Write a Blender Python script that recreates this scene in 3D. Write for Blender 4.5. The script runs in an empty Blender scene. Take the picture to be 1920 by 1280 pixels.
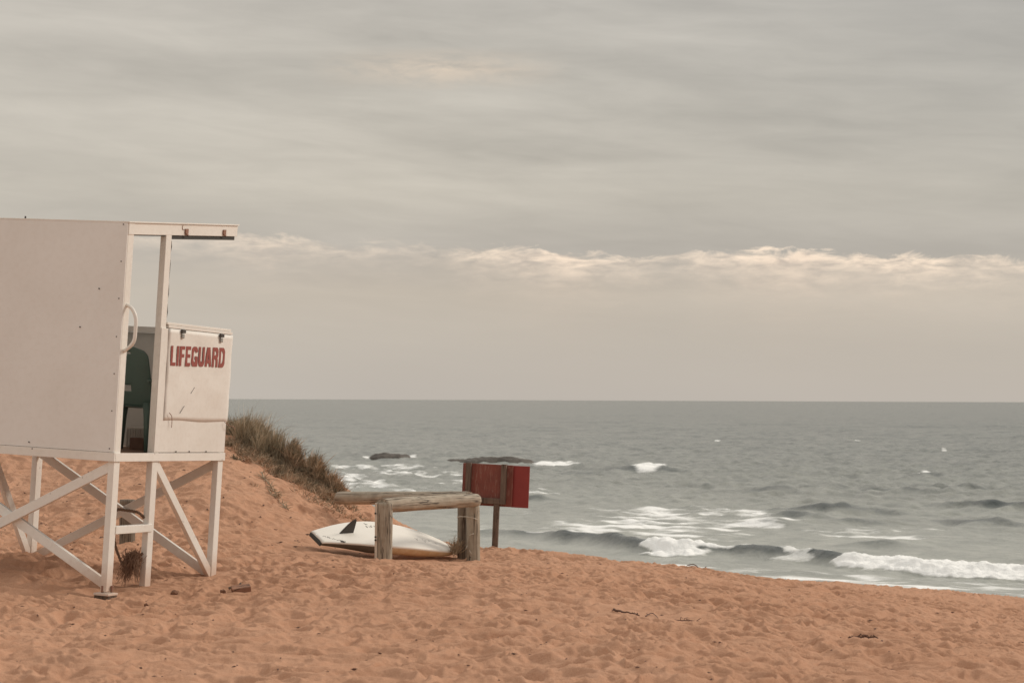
import bpy, bmesh, math, random
import numpy as np
from mathutils import Vector, Matrix

scene = bpy.context.scene
C = scene.collection
random.seed(7)
FPX = 4000.0            # focal length in pixels of the 1920 wide photograph
EYE = 5.0               # eye height above the sea

# ------------------------------------------------------------------ camera
pitch, roll = math.atan(109.5 / FPX), 0.0040
F = Vector((0, math.cos(pitch), math.sin(pitch)))
R0 = Vector((1, 0, 0)); U0 = R0.cross(F)
RV = R0 * math.cos(roll) + U0 * math.sin(roll)
UV = -R0 * math.sin(roll) + U0 * math.cos(roll)
cd = bpy.data.cameras.new('camera'); cam = bpy.data.objects.new('camera', cd); C.objects.link(cam)
M3 = Matrix((RV, UV, -F)).transposed().to_4x4(); M3.translation = Vector((0, 0, EYE)); cam.matrix_world = M3
cd.sensor_width = 36; cd.lens = FPX / 1920 * 36; cd.clip_start = .5; cd.clip_end = 1e5
cd.dof.use_dof = True; cd.dof.focus_distance = 22.0; cd.dof.aperture_fstop = 5.6
scene.camera = cam

def W(px, py, d):       # world point seen at a photograph pixel, at forward distance d
    v = F + RV * ((px - 960) / FPX) + UV * ((640 - py) / FPX)
    return Vector((0, 0, EYE)) + v * (d / v.y)

# ------------------------------------------------------------------ colour
def lin(c): return tuple(((v / 255) / 12.92 if v / 255 <= .04045 else ((v / 255 + .055) / 1.055) ** 2.4) for v in c)
def lin4(*c): return lin(c) + (1,)

# ------------------------------------------------------------------ world: overcast sky
SUN_EL, SUN_AZ = math.radians(30), math.radians(62)     # azimuth measured from +Y towards +X
world = bpy.data.worlds.new('World'); scene.world = world; world.use_nodes = True
nt = world.node_tree; nt.nodes.clear()
def NN(t, kind, **kw):
    n = t.nodes.new(kind)
    for k, v in kw.items(): setattr(n, k, v)
    return n
def mth(t, op, a, b=None, c=None, clamp=False):
    n = t.nodes.new('ShaderNodeMath'); n.operation = op; n.use_clamp = clamp
    for i, v in enumerate((a, b, c)):
        if v is None: continue
        if isinstance(v, (int, float)): n.inputs[i].default_value = v
        else: t.links.new(v, n.inputs[i])
    return n.outputs[0]
def mixc(t, fac, a, b, mode='MIX'):
    n = t.nodes.new('ShaderNodeMix'); n.data_type = 'RGBA'; n.blend_type = mode
    for i, v in ((0, fac), (6, a), (7, b)):
        if isinstance(v, (int, float, tuple)): n.inputs[i].default_value = v
        else: t.links.new(v, n.inputs[i])
    return n.outputs[2]
def ramp(t, fac, stops, interp='LINEAR'):
    n = t.nodes.new('ShaderNodeValToRGB'); cr = n.color_ramp; cr.interpolation = interp
    while len(cr.elements) < len(stops): cr.elements.new(.5)
    for e, (p, c) in zip(cr.elements, stops):
        e.position = p; e.color = c if isinstance(c, tuple) else (c, c, c, 1)
    t.links.new(fac, n.inputs[0]); return n.outputs[0]
def noise(t, vec, scale, detail=4, rough=.55, dist=0, dim='3D'):
    n = t.nodes.new('ShaderNodeTexNoise'); n.noise_dimensions = dim
    n.inputs['Scale'].default_value = scale; n.inputs['Detail'].default_value = detail
    n.inputs['Roughness'].default_value = rough; n.inputs['Distortion'].default_value = dist
    if vec is not None: t.links.new(vec, n.inputs['Vector'])
    return n.outputs[0]
def comb(t, x, y, z=0.0):
    n = t.nodes.new('ShaderNodeCombineXYZ')
    for i, v in enumerate((x, y, z)):
        if isinstance(v, (int, float)): n.inputs[i].default_value = v
        else: t.links.new(v, n.inputs[i])
    return n.outputs[0]

tc = NN(nt, 'ShaderNodeTexCoord'); sp = NN(nt, 'ShaderNodeSeparateXYZ'); nt.links.new(tc.outputs['Generated'], sp.inputs[0])
sx, sy, sz = sp.outputs
az = mth(nt, 'ARCTAN2', sx, sy)                                   # radians to the right of the sea view
hyp = mth(nt, 'SQRT', mth(nt, 'ADD', mth(nt, 'MULTIPLY', sx, sx), mth(nt, 'MULTIPLY', sy, sy)))
el = mth(nt, 'ARCTAN2', sz, hyp)                                  # elevation in radians
# broad cloud streaks, drifting slightly down to the right
elt = mth(nt, 'ADD', el, mth(nt, 'MULTIPLY', az, .055))
v1 = comb(nt, mth(nt, 'MULTIPLY', az, 7), mth(nt, 'MULTIPLY', elt, 46), 3.1)
c1 = noise(nt, v1, 1.0, 5, .5, .35)
v2 = comb(nt, mth(nt, 'MULTIPLY', az, 20), mth(nt, 'MULTIPLY', elt, 120), 8.3)
c2 = noise(nt, v2, 1.0, 6, .6, .5)
v3 = comb(nt, mth(nt, 'MULTIPLY', az, 3.0), mth(nt, 'MULTIPLY', elt, 17), 1.3)
c3 = noise(nt, v3, 1.0, 2, .5, .2)
base = ramp(nt, mth(nt, 'MULTIPLY', el, 1 / .8, clamp=True), [
    (0.0, lin4(191, 183, 174)), (.03, lin4(193, 184, 173)), (.062, lin4(198, 187, 173)), (.086, lin4(186, 178, 168)),
    (.12, lin4(195, 187, 174)), (.17, lin4(194, 187, 175)), (.235, lin4(189, 183, 173)), (.45, lin4(214, 208, 199)), (1.0, lin4(248, 243, 236))])
streak = mth(nt, 'ADD', mth(nt, 'ADD', mth(nt, 'MULTIPLY', mth(nt, 'SUBTRACT', c1, .5), 1.0), mth(nt, 'MULTIPLY', mth(nt, 'SUBTRACT', c2, .5), .50)), mth(nt, 'MULTIPLY', mth(nt, 'SUBTRACT', c3, .5), .8))
amp = ramp(nt, mth(nt, 'MULTIPLY', el, 4, clamp=True), [(0.0, .03), (.13, .10), (.18, .22), (.27, .38), (.5, .62), (1.0, .6)])
gain = mth(nt, 'ADD', 1.0, mth(nt, 'MULTIPLY', streak, amp))
sky = mixc(nt, 1.0, base, comb(nt, gain, gain, gain), 'MULTIPLY')
# cooler, darker cloud towards the upper right, paler towards the left
cool = mth(nt, 'MULTIPLY', mth(nt, 'MULTIPLY', mth(nt, 'ADD', mth(nt, 'MULTIPLY', az, 3.2), .25), 1.0, clamp=True), mth(nt, 'MULTIPLY', el, 5.5, clamp=True), clamp=True)
sky = mixc(nt, mth(nt, 'MULTIPLY', cool, .42), sky, lin4(158, 157, 153))
pale = mth(nt, 'MULTIPLY', mth(nt, 'MULTIPLY', mth(nt, 'SUBTRACT', -.06, az), 5.0, clamp=True), .30)
sky = mixc(nt, pale, sky, lin4(214, 206, 194))
# the bright break in the cloud just above the horizon
u = mth(nt, 'MULTIPLY', mth(nt, 'ADD', az, .25), 2.0, clamp=True)   # 0 at az=-.25, 1 at az=.25
cen = ramp(nt, u, [(0.0, .0745 * 5), (.13, .0735 * 5), (.22, .0752 * 5), (.33, .0705 * 5), (.45, .068 * 5), (.55, .0665 * 5), (.66, .0652 * 5), (.74, .0672 * 5), (.85, .0652 * 5), (1.0, .0615 * 5)], 'B_SPLINE')
cen = mth(nt, 'MULTIPLY', cen, .2)
vw = comb(nt, mth(nt, 'MULTIPLY', az, 42), mth(nt, 'MULTIPLY', el, 120), 5.0)
wob = mth(nt, 'MULTIPLY', mth(nt, 'SUBTRACT', noise(nt, vw, 1.0, 6, .66, .6), .5), .020)
de = mth(nt, 'ADD', mth(nt, 'SUBTRACT', el, cen), wob)             # + above the break
up = mth(nt, 'SUBTRACT', 1.0, mth(nt, 'MULTIPLY', mth(nt, 'MAXIMUM', de, 0.0), 280, clamp=True), clamp=True)
dn = mth(nt, 'EXPONENT', mth(nt, 'MULTIPLY', mth(nt, 'MINIMUM', de, 0.0), 180))
inten = ramp(nt, u, [(0.0, .12), (.2, .20), (.26, .42), (.31, .22), (.43, .15), (.47, .40), (.55, .78), (.60, .45), (.65, .25), (.69, .50), (.755, 1.0), (.81, .70), (.87, .62), (.93, .46), (1.0, .32)], 'EASE')
brk = mth(nt, 'SUBTRACT', mth(nt, 'MULTIPLY', noise(nt, comb(nt, mth(nt, 'MULTIPLY', az, 60), mth(nt, 'MULTIPLY', el, 260), 2.0), 1.0, 6, .6, .4), 4.0), 1.35, clamp=True)
glow = mth(nt, 'MULTIPLY', mth(nt, 'MULTIPLY', mth(nt, 'MULTIPLY', up, dn), inten), mth(nt, 'MULTIPLY', brk, 1.7), clamp=True)
sky = mixc(nt, glow, sky, (1.12, .92, .72, 1))
dn2 = mth(nt, 'EXPONENT', mth(nt, 'MULTIPLY', mth(nt, 'MINIMUM', de, 0.0), 52))
soft = mth(nt, 'MULTIPLY', mth(nt, 'MULTIPLY', mth(nt, 'MULTIPLY', up, dn2), inten), .48, clamp=True)
sky = mixc(nt, soft, sky, lin4(226, 202, 182))
# faint bright wisps high up
hx = mth(nt, 'SUBTRACT', 1.0, mth(nt, 'ABSOLUTE', mth(nt, 'MULTIPLY', mth(nt, 'ADD', az, .034), 16)), clamp=True)
hy = mth(nt, 'SUBTRACT', 1.0, mth(nt, 'ABSOLUTE', mth(nt, 'MULTIPLY', mth(nt, 'SUBTRACT', el, .154), 95)), clamp=True)
wisp = mth(nt, 'MULTIPLY', mth(nt, 'MULTIPLY', hx, hy), mth(nt, 'SUBTRACT', mth(nt, 'MULTIPLY', noise(nt, comb(nt, mth(nt, 'MULTIPLY', az, 45), mth(nt, 'MULTIPLY', el, 170), 9.0), 1.0, 5, .6, .5), 3.8), 1.15, clamp=True))
sky = mixc(nt, mth(nt, 'MULTIPLY', wisp, .9, clamp=True), sky, lin4(226, 208, 187))
ns = NN(nt, 'ShaderNodeTexSky', sky_type='NISHITA', sun_disc=False, sun_elevation=SUN_EL, sun_rotation=SUN_AZ)
nsk = mixc(nt, 1.0, ns.outputs[0], (.08, .08, .08, 1), 'MULTIPLY')
sky = mixc(nt, .06, sky, nsk)
bg = NN(nt, 'ShaderNodeBackground'); bg.inputs[1].default_value = 1.0; nt.links.new(sky, bg.inputs[0])
wo = NN(nt, 'ShaderNodeOutputWorld'); nt.links.new(bg.outputs[0], wo.inputs[0])

# ------------------------------------------------------------------ sun behind thin cloud
sl = bpy.data.lights.new('sun', 'SUN'); sl.energy = 2.0; sl.angle = math.radians(12); sl.color = (1, .9, .78)
so = bpy.data.objects.new('sun', sl); C.objects.link(so)
sd = Vector((math.sin(SUN_AZ) * math.cos(SUN_EL), math.cos(SUN_AZ) * math.cos(SUN_EL), math.sin(SUN_EL)))
so.rotation_euler = (-sd).to_track_quat('-Z', 'Y').to_euler(); so.location = (8, 5, 20)

scene.view_settings.view_transform = 'Standard'; scene.view_settings.look = 'None'
scene.view_settings.exposure = 0.0; scene.view_settings.gamma = 1.0

# ------------------------------------------------------------------ numpy noise
def gnoise(x, y, seed=0):
    xi = np.floor(x).astype(np.int64); yi = np.floor(y).astype(np.int64); xf = x - xi; yf = y - yi
    def g(ix, iy, dx, dy):
        h = (ix * 374761393 + iy * 668265263 + seed * 974711) & 0xffffffff
        h = ((h ^ (h >> 13)) * 1274126177) & 0xffffffff; h = h ^ (h >> 16)
        a = (h & 0xffff) / 65536.0 * 2 * np.pi
        return np.cos(a) * dx + np.sin(a) * dy
    u = xf * xf * xf * (xf * (xf * 6 - 15) + 10); v = yf * yf * yf * (yf * (yf * 6 - 15) + 10)
    a = g(xi, yi, xf, yf); b = g(xi + 1, yi, xf - 1, yf); c = g(xi, yi + 1, xf, yf - 1); d = g(xi + 1, yi + 1, xf - 1, yf - 1)
    return ((a + (b - a) * u) * (1 - v) + (c + (d - c) * u) * v) * 1.5
def fbm(x, y, o=3, seed=0):
    s = 0; a = 1.0; t = 0
    for i in range(o):
        s = s + a * gnoise(x * 2 ** i, y * 2 ** i, seed + i * 7); t += a; a *= .5
    return s / t
def sstep(a, b, x):
    t = np.clip((x - a) / (b - a), 0, 1); return t * t * (3 - 2 * t)

# ------------------------------------------------------------------ terrain height
def shore(x, y): return (65.2 - y - .707 * x) / 1.2247          # metres inland of the waterline
def along(x, y): return .8165 * x - .577 * (y - 65.2)
def base_h(x, y):
    s = shore(x, y)
    up = 3.3 - np.logaddexp(0, (3.3 - .085 * s) * 2.2) / 2.2
    return np.where(s < 0, np.maximum(.06 * s, -3) + base0, up)
base0 = float(3.3 - np.logaddexp(0, 3.3 * 2.2) / 2.2)
CP = []
def cp(px, py, d): p = W(px, py, d); CP.append((p.x, p.y, p.z))
def cpz(px, d, z): CP.append(((px - 960) / FPX * d, d, z))
for px in (-300, 200, 700, 1200): cpz(px, 10, 3.31); cpz(px, 14, 3.31)
for px in (1700, 2200): cpz(px, 10, 3.27); cpz(px, 14, 3.19 if px < 2000 else 3.12)
for px, z in ((-300, 3.42), (0, 3.27), (200, 3.215), (420, 3.225), (720, 3.29), (1100, 3.24), (1500, 3.13), (1920, 2.90), (2300, 2.65)): cpz(px, 18.3, z)
for px, d, z in ((-300, 20.8, 3.5), (60, 21.0, 3.42), (270, 20.5, 3.30), (404, 20.6, 3.27), (560, 21, 3.29)): cpz(px, d, z)
cp(721, 1050, 23.5); cp(885, 1050, 25.0); cp(928, 1028, 26.3); cp(600, 1038, 23.6); cp(660, 1044, 23.7); cp(790, 1052, 24.2); cp(700, 1042, 24.6); cp(780, 1036, 25.2)
cp(1000, 1036, 26.5); cp(1150, 1061, 26.2); cp(1300, 1077, 25.8); cp(1500, 1100, 25); cp(1920, 1150, 25); cpz(2300, 25, 1.9)
cpz(1100, 22.5, 3.19); cpz(1300, 22.5, 3.09)
cp(840, 1024, 26.6); cp(800, 1022, 26.0)
cpz(860, 31, 2.75); cpz(985, 32, 2.5); cpz(1150, 32, 2.3); cpz(1300, 32, 2.15); cp(1500, 1094, 36); cp(1920, 1128, 38)
cp(815, 1014, 27.2); cp(870, 1034, 27.0); cp(745, 1014, 27.2); cp(700, 990, 27.6); cp(640, 934, 28.4); cp(560, 885, 28.9); cp(500, 848, 29.3); cp(430, 806, 29.9)
cp(300, 770, 30.5); cp(100, 745, 31.5); cp(-300, 730, 32)
for px, z in ((-300, 4.0), (200, 3.9), (430, 3.7), (560, 3.2), (700, 2.6), (815, 2.4)): cpz(px, 36, z)
for px, z in ((-300, 2.3), (430, 1.6), (800, .9), (1100, .75), (1500, .72), (1900, .5)): cpz(px, 48, z)
# dune face
cp(0, 960, 26.5); cp(200, 945, 26.0); cp(300, 930, 26.2); cp(440, 930, 25.9); cp(540, 965, 26.0); cp(620, 990, 26.2); cp(700, 1000, 26.4)
cp(0, 870, 29); cp(200, 865, 28.8); cp(430, 865, 28.0); cp(500, 895, 27.9); cp(570, 930, 27.6); cp(640, 962, 27.4)
cp(-300, 950, 26.5); cp(150, 1030, 23.5); cp(240, 1022, 24.0); cp(450, 1030, 23.3); cp(-300, 1030, 23)
_TM = Matrix.Rotation(.053, 4, 'Y') @ Matrix.Rotation(-.003, 4, 'X') @ Matrix.Rotation(-.341, 4, 'Z'); _TM.translation = Vector((-3.522, 18.948, EYE - .483))
for fx_, fy_, fo_ in ((-.03, .05, -.075), (-.03, .74, .01), (-.03, 2.05, .03), (-2.06, 2.05, -.03), (-2.06, .05, -.02)):
    q_ = _TM @ Vector((fx_, fy_, -1.229)); CP.append((q_.x, q_.y, q_.z + fo_))
CP = np.array(CP); CPR = CP[:, 2] - base_h(CP[:, 0], CP[:, 1])
def tpsk(r2): return np.where(r2 > 1e-9, .5 * r2 * np.log(np.maximum(r2, 1e-9)), 0)
YS = .75
def prep(x, y): return np.stack([x, y * YS], -1)
P0 = prep(CP[:, 0], CP[:, 1]); n = len(P0)
K = tpsk(((P0[:, None] - P0[None]) ** 2).sum(-1)) + np.eye(n) * .02
A = np.zeros((n + 3, n + 3)); A[:n, :n] = K; A[:n, n] = 1; A[:n, n + 1:] = P0; A[n, :n] = 1; A[n + 1:, :n] = P0.T
WT = np.linalg.solve(A, np.r_[CPR, 0, 0, 0])
gx = np.linspace(-11, 12, 240); gy = np.linspace(8, 50, 430)
GX, GY = np.meshgrid(gx, gy); Q = prep(GX.ravel(), GY.ravel())
GR = np.zeros(len(Q))
for i in range(n): GR += WT[i] * tpsk(((Q - P0[i]) ** 2).sum(-1))
GR = (GR + WT[n] + Q @ WT[n + 1:]).reshape(GX.shape)
def resid(x, y):
    fx = (np.clip(x, gx[0], gx[-1]) - gx[0]) / (gx[1] - gx[0]); fy = (np.clip(y, gy[0], gy[-1]) - gy[0]) / (gy[1] - gy[0])
    i = np.minimum(fx.astype(int), len(gx) - 2); j = np.minimum(fy.astype(int), len(gy) - 2); fx = fx - i; fy = fy - j
    r = (GR[j, i] * (1 - fx) + GR[j, i + 1] * fx) * (1 - fy) + (GR[j + 1, i] * (1 - fx) + GR[j + 1, i + 1] * fx) * fy
    return r * (1 - sstep(50, 62, y))
def smooth_h(x, y): return base_h(x, y) + resid(x, y)
FEET = [tuple(W(450, 1088, 19.4)[:2])] + [((px_ - 960) / FPX * d_, d_) for px_, d_ in ((1178, 17.7), (1223, 17.6), (1288, 17.25), (1618, 16.8))] + [tuple((_TM @ Vector((a_, b_, -1.229)))[:2]) for a_, b_ in ((-.03, .05), (-.03, .74), (-.03, 2.05), (-2.06, 2.05))]
def sand_detail(x, y):
    wx = x + .10 * gnoise(x * 2.1, y * 2.1, 3); wy = y + .10 * gnoise(x * 2.1, y * 2.1, 4)
    s = shore(x, y)
    n1 = np.abs(gnoise(wx * 2.1, wy * 2.5, 11)); n2 = np.abs(gnoise(wx * 4.7 + 7, wy * 5.6, 12)); n3 = np.abs(gnoise(wx * 11, wy * 13, 13))
    m = 1.0 + .35 * gnoise(x * .35, y * .25, 21)                     # trampled more here, less there
    h = .112 * (.32 - np.sqrt(n1 * n1 + .0003)) + .068 * (.32 - np.sqrt(n2 * n2 + .0005)) + .024 * (.32 - n3)
    h = h * m + .035 * gnoise(x * .8, y * .6, 5) + .05 * gnoise(x * .3, y * .25, 6)
    # footprints: scattered soft dimples
    k = gnoise(x * 3.2 + 40, y * 2.6 + 11, 31); h = h - .035 * sstep(.42, .75, k)
    dune = sstep(3.5, 3.9, smooth_h(x, y))
    h = h * (1 - .35 * dune)
    calm_ = np.exp(-(((x + 1.45) / 1.3) ** 2 + ((y - 24.6) / 1.3) ** 2)); h = h * (1 - .75 * np.clip(calm_ * 1.4, 0, 1))
    for fx_, fy_ in FEET: h = h * (1 - .8 * np.exp(-(((x - fx_) / .3) ** 2 + ((y - fy_) / .35) ** 2)))
    return h * sstep(1, 12, s)
def ground(x, y):
    x = np.asarray(x, float); y = np.asarray(y, float)
    return smooth_h(x, y) + sand_detail(x, y)
def gz(x, y): return float(ground(np.array([x]), np.array([y]))[0])

# ------------------------------------------------------------------ object helpers
def grid_obj(name, X, Y, Z, mat, attrs=None):
    r, c = X.shape; me = bpy.data.meshes.new(name)
    co = np.stack([X, Y, Z], -1).reshape(-1, 3).astype(np.float32)
    idx = np.arange(r * c).reshape(r, c)
    q = np.stack([idx[:-1, :-1], idx[:-1, 1:], idx[1:, 1:], idx[1:, :-1]], -1).reshape(-1, 4)
    me.vertices.add(len(co)); me.vertices.foreach_set('co', co.ravel())
    me.loops.add(q.size); me.loops.foreach_set('vertex_index', q.ravel().astype(np.int32))
    me.polygons.add(len(q)); me.polygons.foreach_set('loop_start', np.arange(0, q.size, 4, dtype=np.int32))
    try: me.polygons.foreach_set('loop_total', np.full(len(q), 4, np.int32))
    except Exception: pass
    me.polygons.foreach_set('use_smooth', np.ones(len(q), bool))
    me.update(calc_edges=True); me.validate()
    for k, v in (attrs or {}).items():
        a = me.attributes.new(k, 'FLOAT', 'POINT'); a.data.foreach_set('value', v.ravel().astype(np.float32))
    me.materials.append(mat); o = bpy.data.objects.new(name, me); C.objects.link(o); return o

def tag(o, label=None, cat=None, group=None, kind=None):
    if label: o['label'] = label
    if cat: o['category'] = cat
    if group: o['group'] = group
    if kind: o['kind'] = kind
    return o
def empty(name, loc=(0, 0, 0), mw=None):
    o = bpy.data.objects.new(name, None); o.empty_display_size = .1; C.objects.link(o)
    if mw is not None: o.matrix_world = mw
    else: o.location = loc
    return o

class MB:
    def __init__(s): s.v = []; s.f = []; s.sm = []
    def add(s, vs, fs, smooth=False):
        b = len(s.v); s.v += [tuple(v) for v in vs]; s.f += [tuple(i + b for i in f) for f in fs]; s.sm += [smooth] * len(fs); return s
    def box(s, x0, x1, y0, y1, z0, z1, M=None):
        vs = [Vector((x, y, z)) for z in (z0, z1) for y in (y0, y1) for x in (x0, x1)]
        if M: vs = [M @ v for v in vs]
        return s.add(vs, [(0, 2, 3, 1), (4, 5, 7, 6), (0, 1, 5, 4), (2, 6, 7, 3), (0, 4, 6, 2), (1, 3, 7, 5)])
    def bar(s, a, b, w, t, side, tw=0.0):           # rectangular bar from a to b; w along side, t across
        a = Vector(a); b = Vector(b); d = (b - a).normalized(); u = Vector(side); u = (u - d * u.dot(d)).normalized(); v = d.cross(u)
        vs = [p + u * (i * w / 2) + v * (j * t / 2) for p in (a, b) for i, j in ((-1, -1), (1, -1), (1, 1), (-1, 1))]
        return s.add(vs, [(3, 2, 1, 0), (4, 5, 6, 7), (0, 1, 5, 4), (1, 2, 6, 5), (2, 3, 7, 6), (3, 0, 4, 7)])
    def tube(s, pts, r, n=10, cap=True):
        pts = [Vector(p) for p in pts]; rs = r if isinstance(r, (list, tuple)) else [r] * len(pts)
        up = Vector((0, 0, 1)); vs = []; prev = None
        for i, p in enumerate(pts):
            d = (pts[min(i + 1, len(pts) - 1)] - pts[max(i - 1, 0)]).normalized()
            if prev is None: u = d.cross(up if abs(d.z) < .9 else Vector((1, 0, 0))).normalized()
            else: u = (prev - d * prev.dot(d)).normalized()
            prev = u; w = d.cross(u)
            vs += [p + (u * math.cos(2 * math.pi * k / n) + w * math.sin(2 * math.pi * k / n)) * rs[i] for k in range(n)]
        fs = [(i * n + k, i * n + (k + 1) % n, (i + 1) * n + (k + 1) % n, (i + 1) * n + k) for i in range(len(pts) - 1) for k in range(n)]
        s.add(vs, fs, True)
        if cap:
            m = len(pts) - 1; b = len(s.v) - len(vs)
            s.f += [tuple(b + k for k in range(n))[::-1], tuple(b + m * n + k for k in range(n))]; s.sm += [False, False]
        return s
    def build(s, name, mat, parent=None, bevel=0.0, seg=2):
        me = bpy.data.meshes.new(name); me.from_pydata(s.v, [], s.f); me.update()
        bm = bmesh.new(); bm.from_mesh(me); bmesh.ops.recalc_face_normals(bm, faces=bm.faces)
        bm.to_mesh(me); bm.free()
        me.polygons.foreach_set('use_smooth', s.sm)
        me.materials.append(mat); o = bpy.data.objects.new(name, me); C.objects.link(o)
        if parent: o.parent = parent
        if bevel:
            b = o.modifiers.new('bevel', 'BEVEL'); b.width = bevel; b.segments = seg; b.limit_method = 'ANGLE'
        return o

# ------------------------------------------------------------------ materials
def newmat(name):
    m = bpy.data.materials.new(name); m.use_nodes = True; t = m.node_tree
    return m, t, t.nodes['Principled BSDF']
def setp(p, **kw):
    for k, v in kw.items(): p.inputs[k].default_value = v
def bump(t, p, h, strength, dist):
    b = t.nodes.new('ShaderNodeBump'); b.inputs['Strength'].default_value = strength; b.inputs['Distance'].default_value = dist
    t.links.new(h, b.inputs['Height']); t.links.new(b.outputs[0], p.inputs['Normal'])
def ocoord(t, sc=(1, 1, 1), which='Object'):
    c = t.nodes.new('ShaderNodeTexCoord'); m = t.nodes.new('ShaderNodeMapping'); m.inputs['Scale'].default_value = sc
    t.links.new(c.outputs[which], m.inputs[0]); return m.outputs[0]

def mat_paint(name, col, dirt=(.42, .33, .24, 1), dirtamt=.35, chips=True, rough=.5):
    m, t, p = newmat(name); v = ocoord(t)
    c = (col[0], col[1], col[2], 1)
    big = noise(t, v, 1.3, 5, .6, .4); fine = noise(t, v, 22, 5, .65)
    f = ramp(t, big, [(.40, 0.0), (.75, 1.0)]); f = mth(t, 'MULTIPLY', f, dirtamt * .55)
    out = mixc(t, f, c, dirt)
    out = mixc(t, mth(t, 'MULTIPLY', ramp(t, fine, [(.45, 0.0), (.8, 1.0)]), dirtamt * .5), out, dirt)
    if chips:
        ch = noise(t, ocoord(t, (1, 1, .6)), 26, 3, .6); g2 = noise(t, v, 4.5, 2, .5)
        k = mth(t, 'MULTIPLY', ramp(t, ch, [(.67, 0.0), (.69, 1.0)]), ramp(t, g2, [(.55, 0.0), (.62, 1.0)]))
        out = mixc(t, mth(t, 'MULTIPLY', k, .8), out, (.16, .10, .07, 1))
    t.links.new(out, p.inputs['Base Color']); setp(p, Roughness=rough)
    bump(t, p, noise(t, v, 90, 3, .6), .12, .002)
    return m
def mat_wood(name, c1, c2, axis_scale, grain=38, rough=.85):
    m, t, p = newmat(name)
    v = ocoord(t, axis_scale); g = noise(t, v, grain, 6, .7, 1.2); b = noise(t, ocoord(t), 5, 4, .6)
    k = noise(t, ocoord(t), 14, 2, .5, .3)
    crk = noise(t, ocoord(t, (axis_scale[0], axis_scale[1], min(axis_scale) * .55) if axis_scale[2] < .5 else axis_scale), 15, 4, .55, .6)
    out = mixc(t, ramp(t, g, [(.3, 0.0), (.7, 1.0)]), c1 + (1,), c2 + (1,))
    out = mixc(t, mth(t, 'MULTIPLY', ramp(t, b, [(.45, 0.0), (.72, 1.0)]), .5), out, tuple(x * .5 for x in c2) + (1,))
    out = mixc(t, ramp(t, k, [(.70, 0.0), (.76, .75)]), out, (.06, .04, .03, 1))
    cl = ramp(t, crk, [(.475, 0.0), (.492, 1.0), (.508, 1.0), (.525, 0.0)]); out = mixc(t, mth(t, 'MULTIPLY', cl, .85), out, (.05, .035, .025, 1))
    t.links.new(out, p.inputs['Base Color']); setp(p, Roughness=rough); bump(t, p, g, .6, .006)
    return m
def mat_plain(name, col, rough=.6, var=.25, scale=20, metal=0.0, bmp=.0):
    m, t, p = newmat(name); nz = noise(t, ocoord(t), scale, 5, .6)
    out = mixc(t, nz, tuple(c * (1 - var) for c in col) + (1,), tuple(min(1, c * (1 + var)) for c in col) + (1,))
    t.links.new(out, p.inputs['Base Color']); setp(p, Roughness=rough, Metallic=metal)
    if bmp: bump(t, p, nz, bmp, .01)
    return m

WHITE = (.83, .805, .755)
M_panel = mat_paint('panel_paint', (.81, .80, .775), dirtamt=.20, chips=False)
M_white = mat_paint('frame_paint', WHITE, dirtamt=.30)
_t = M_white.node_tree; _p = _t.nodes['Principled BSDF']; _c = _p.inputs['Base Color'].links[0].from_socket
_o = NN(_t, 'ShaderNodeTexCoord'); _s = NN(_t, 'ShaderNodeSeparateXYZ'); _t.links.new(_o.outputs['Object'], _s.inputs[0])
_n = noise(_t, _o.outputs['Object'], 16, 5, .7)      # legs' object height is measured from their feet
_g = mth(_t, 'MULTIPLY', mth(_t, 'SUBTRACT', mth(_t, 'ADD', .16, mth(_t, 'MULTIPLY', _n, .22)), _s.outputs[2]), 5, clamp=True)
_t.links.new(mixc(_t, mth(_t, 'MULTIPLY', _g, .55), _c, (.50, .30, .19, 1)), _p.inputs['Base Color'])
M_front = mat_paint('cover_paint', (.80, .775, .73), dirtamt=.32, chips=False)
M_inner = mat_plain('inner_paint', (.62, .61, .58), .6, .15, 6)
M_floor = mat_plain('floor_boards', (.20, .12, .08), .9, .4, 14)
M_dark = mat_plain('dark_canvas', (.05, .05, .045), .8, .3, 30)
M_rust = mat_plain('rusty_metal', (.27, .14, .095), .7, .4, 40)
M_screw = mat_plain('screw_metal', (.07, .06, .055), .5, .3, 40, .5)
M_steel = mat_plain('grey_metal', (.35, .34, .32), .4, .2, 30, .7)
M_red = mat_plain('letter_red', (.29, .06, .045), .55, .2, 30)
M_chair = mat_plain('green_plastic', (.095, .150, .130), .45, .12, 5)
M_crate = mat_plain('crate_plastic', (.50, .46, .42), .5, .2, 8)
M_log = mat_wood('weathered_log', (.46, .41, .33), (.28, .225, .165), (1, 1, .07))
M_logh = mat_wood('weathered_rail', (.50, .44, .35), (.30, .24, .18), (1, 1, .07))
M_brown = mat_wood('brown_timber', (.16, .105, .07), (.10, .065, .045), (1, 1, .1))
M_stub = mat_wood('old_grey_log', (.27, .22, .165), (.13, .10, .075), (1, 1, .06))
M_twig = mat_plain('dry_twig', (.12, .065, .045), .9, .4, 30)
M_stick = mat_plain('pale_stick', (.36, .27, .18), .9, .3, 30)
M_rope = mat_plain('old_rope', (.16, .10, .065), .95, .4, 60)
M_fibre = mat_plain('rope_fibre', (.24, .14, .09), .95, .4, 30)
M_wire = mat_plain('wire', (.55, .50, .42), .5, .2, 30, .3)

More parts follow.
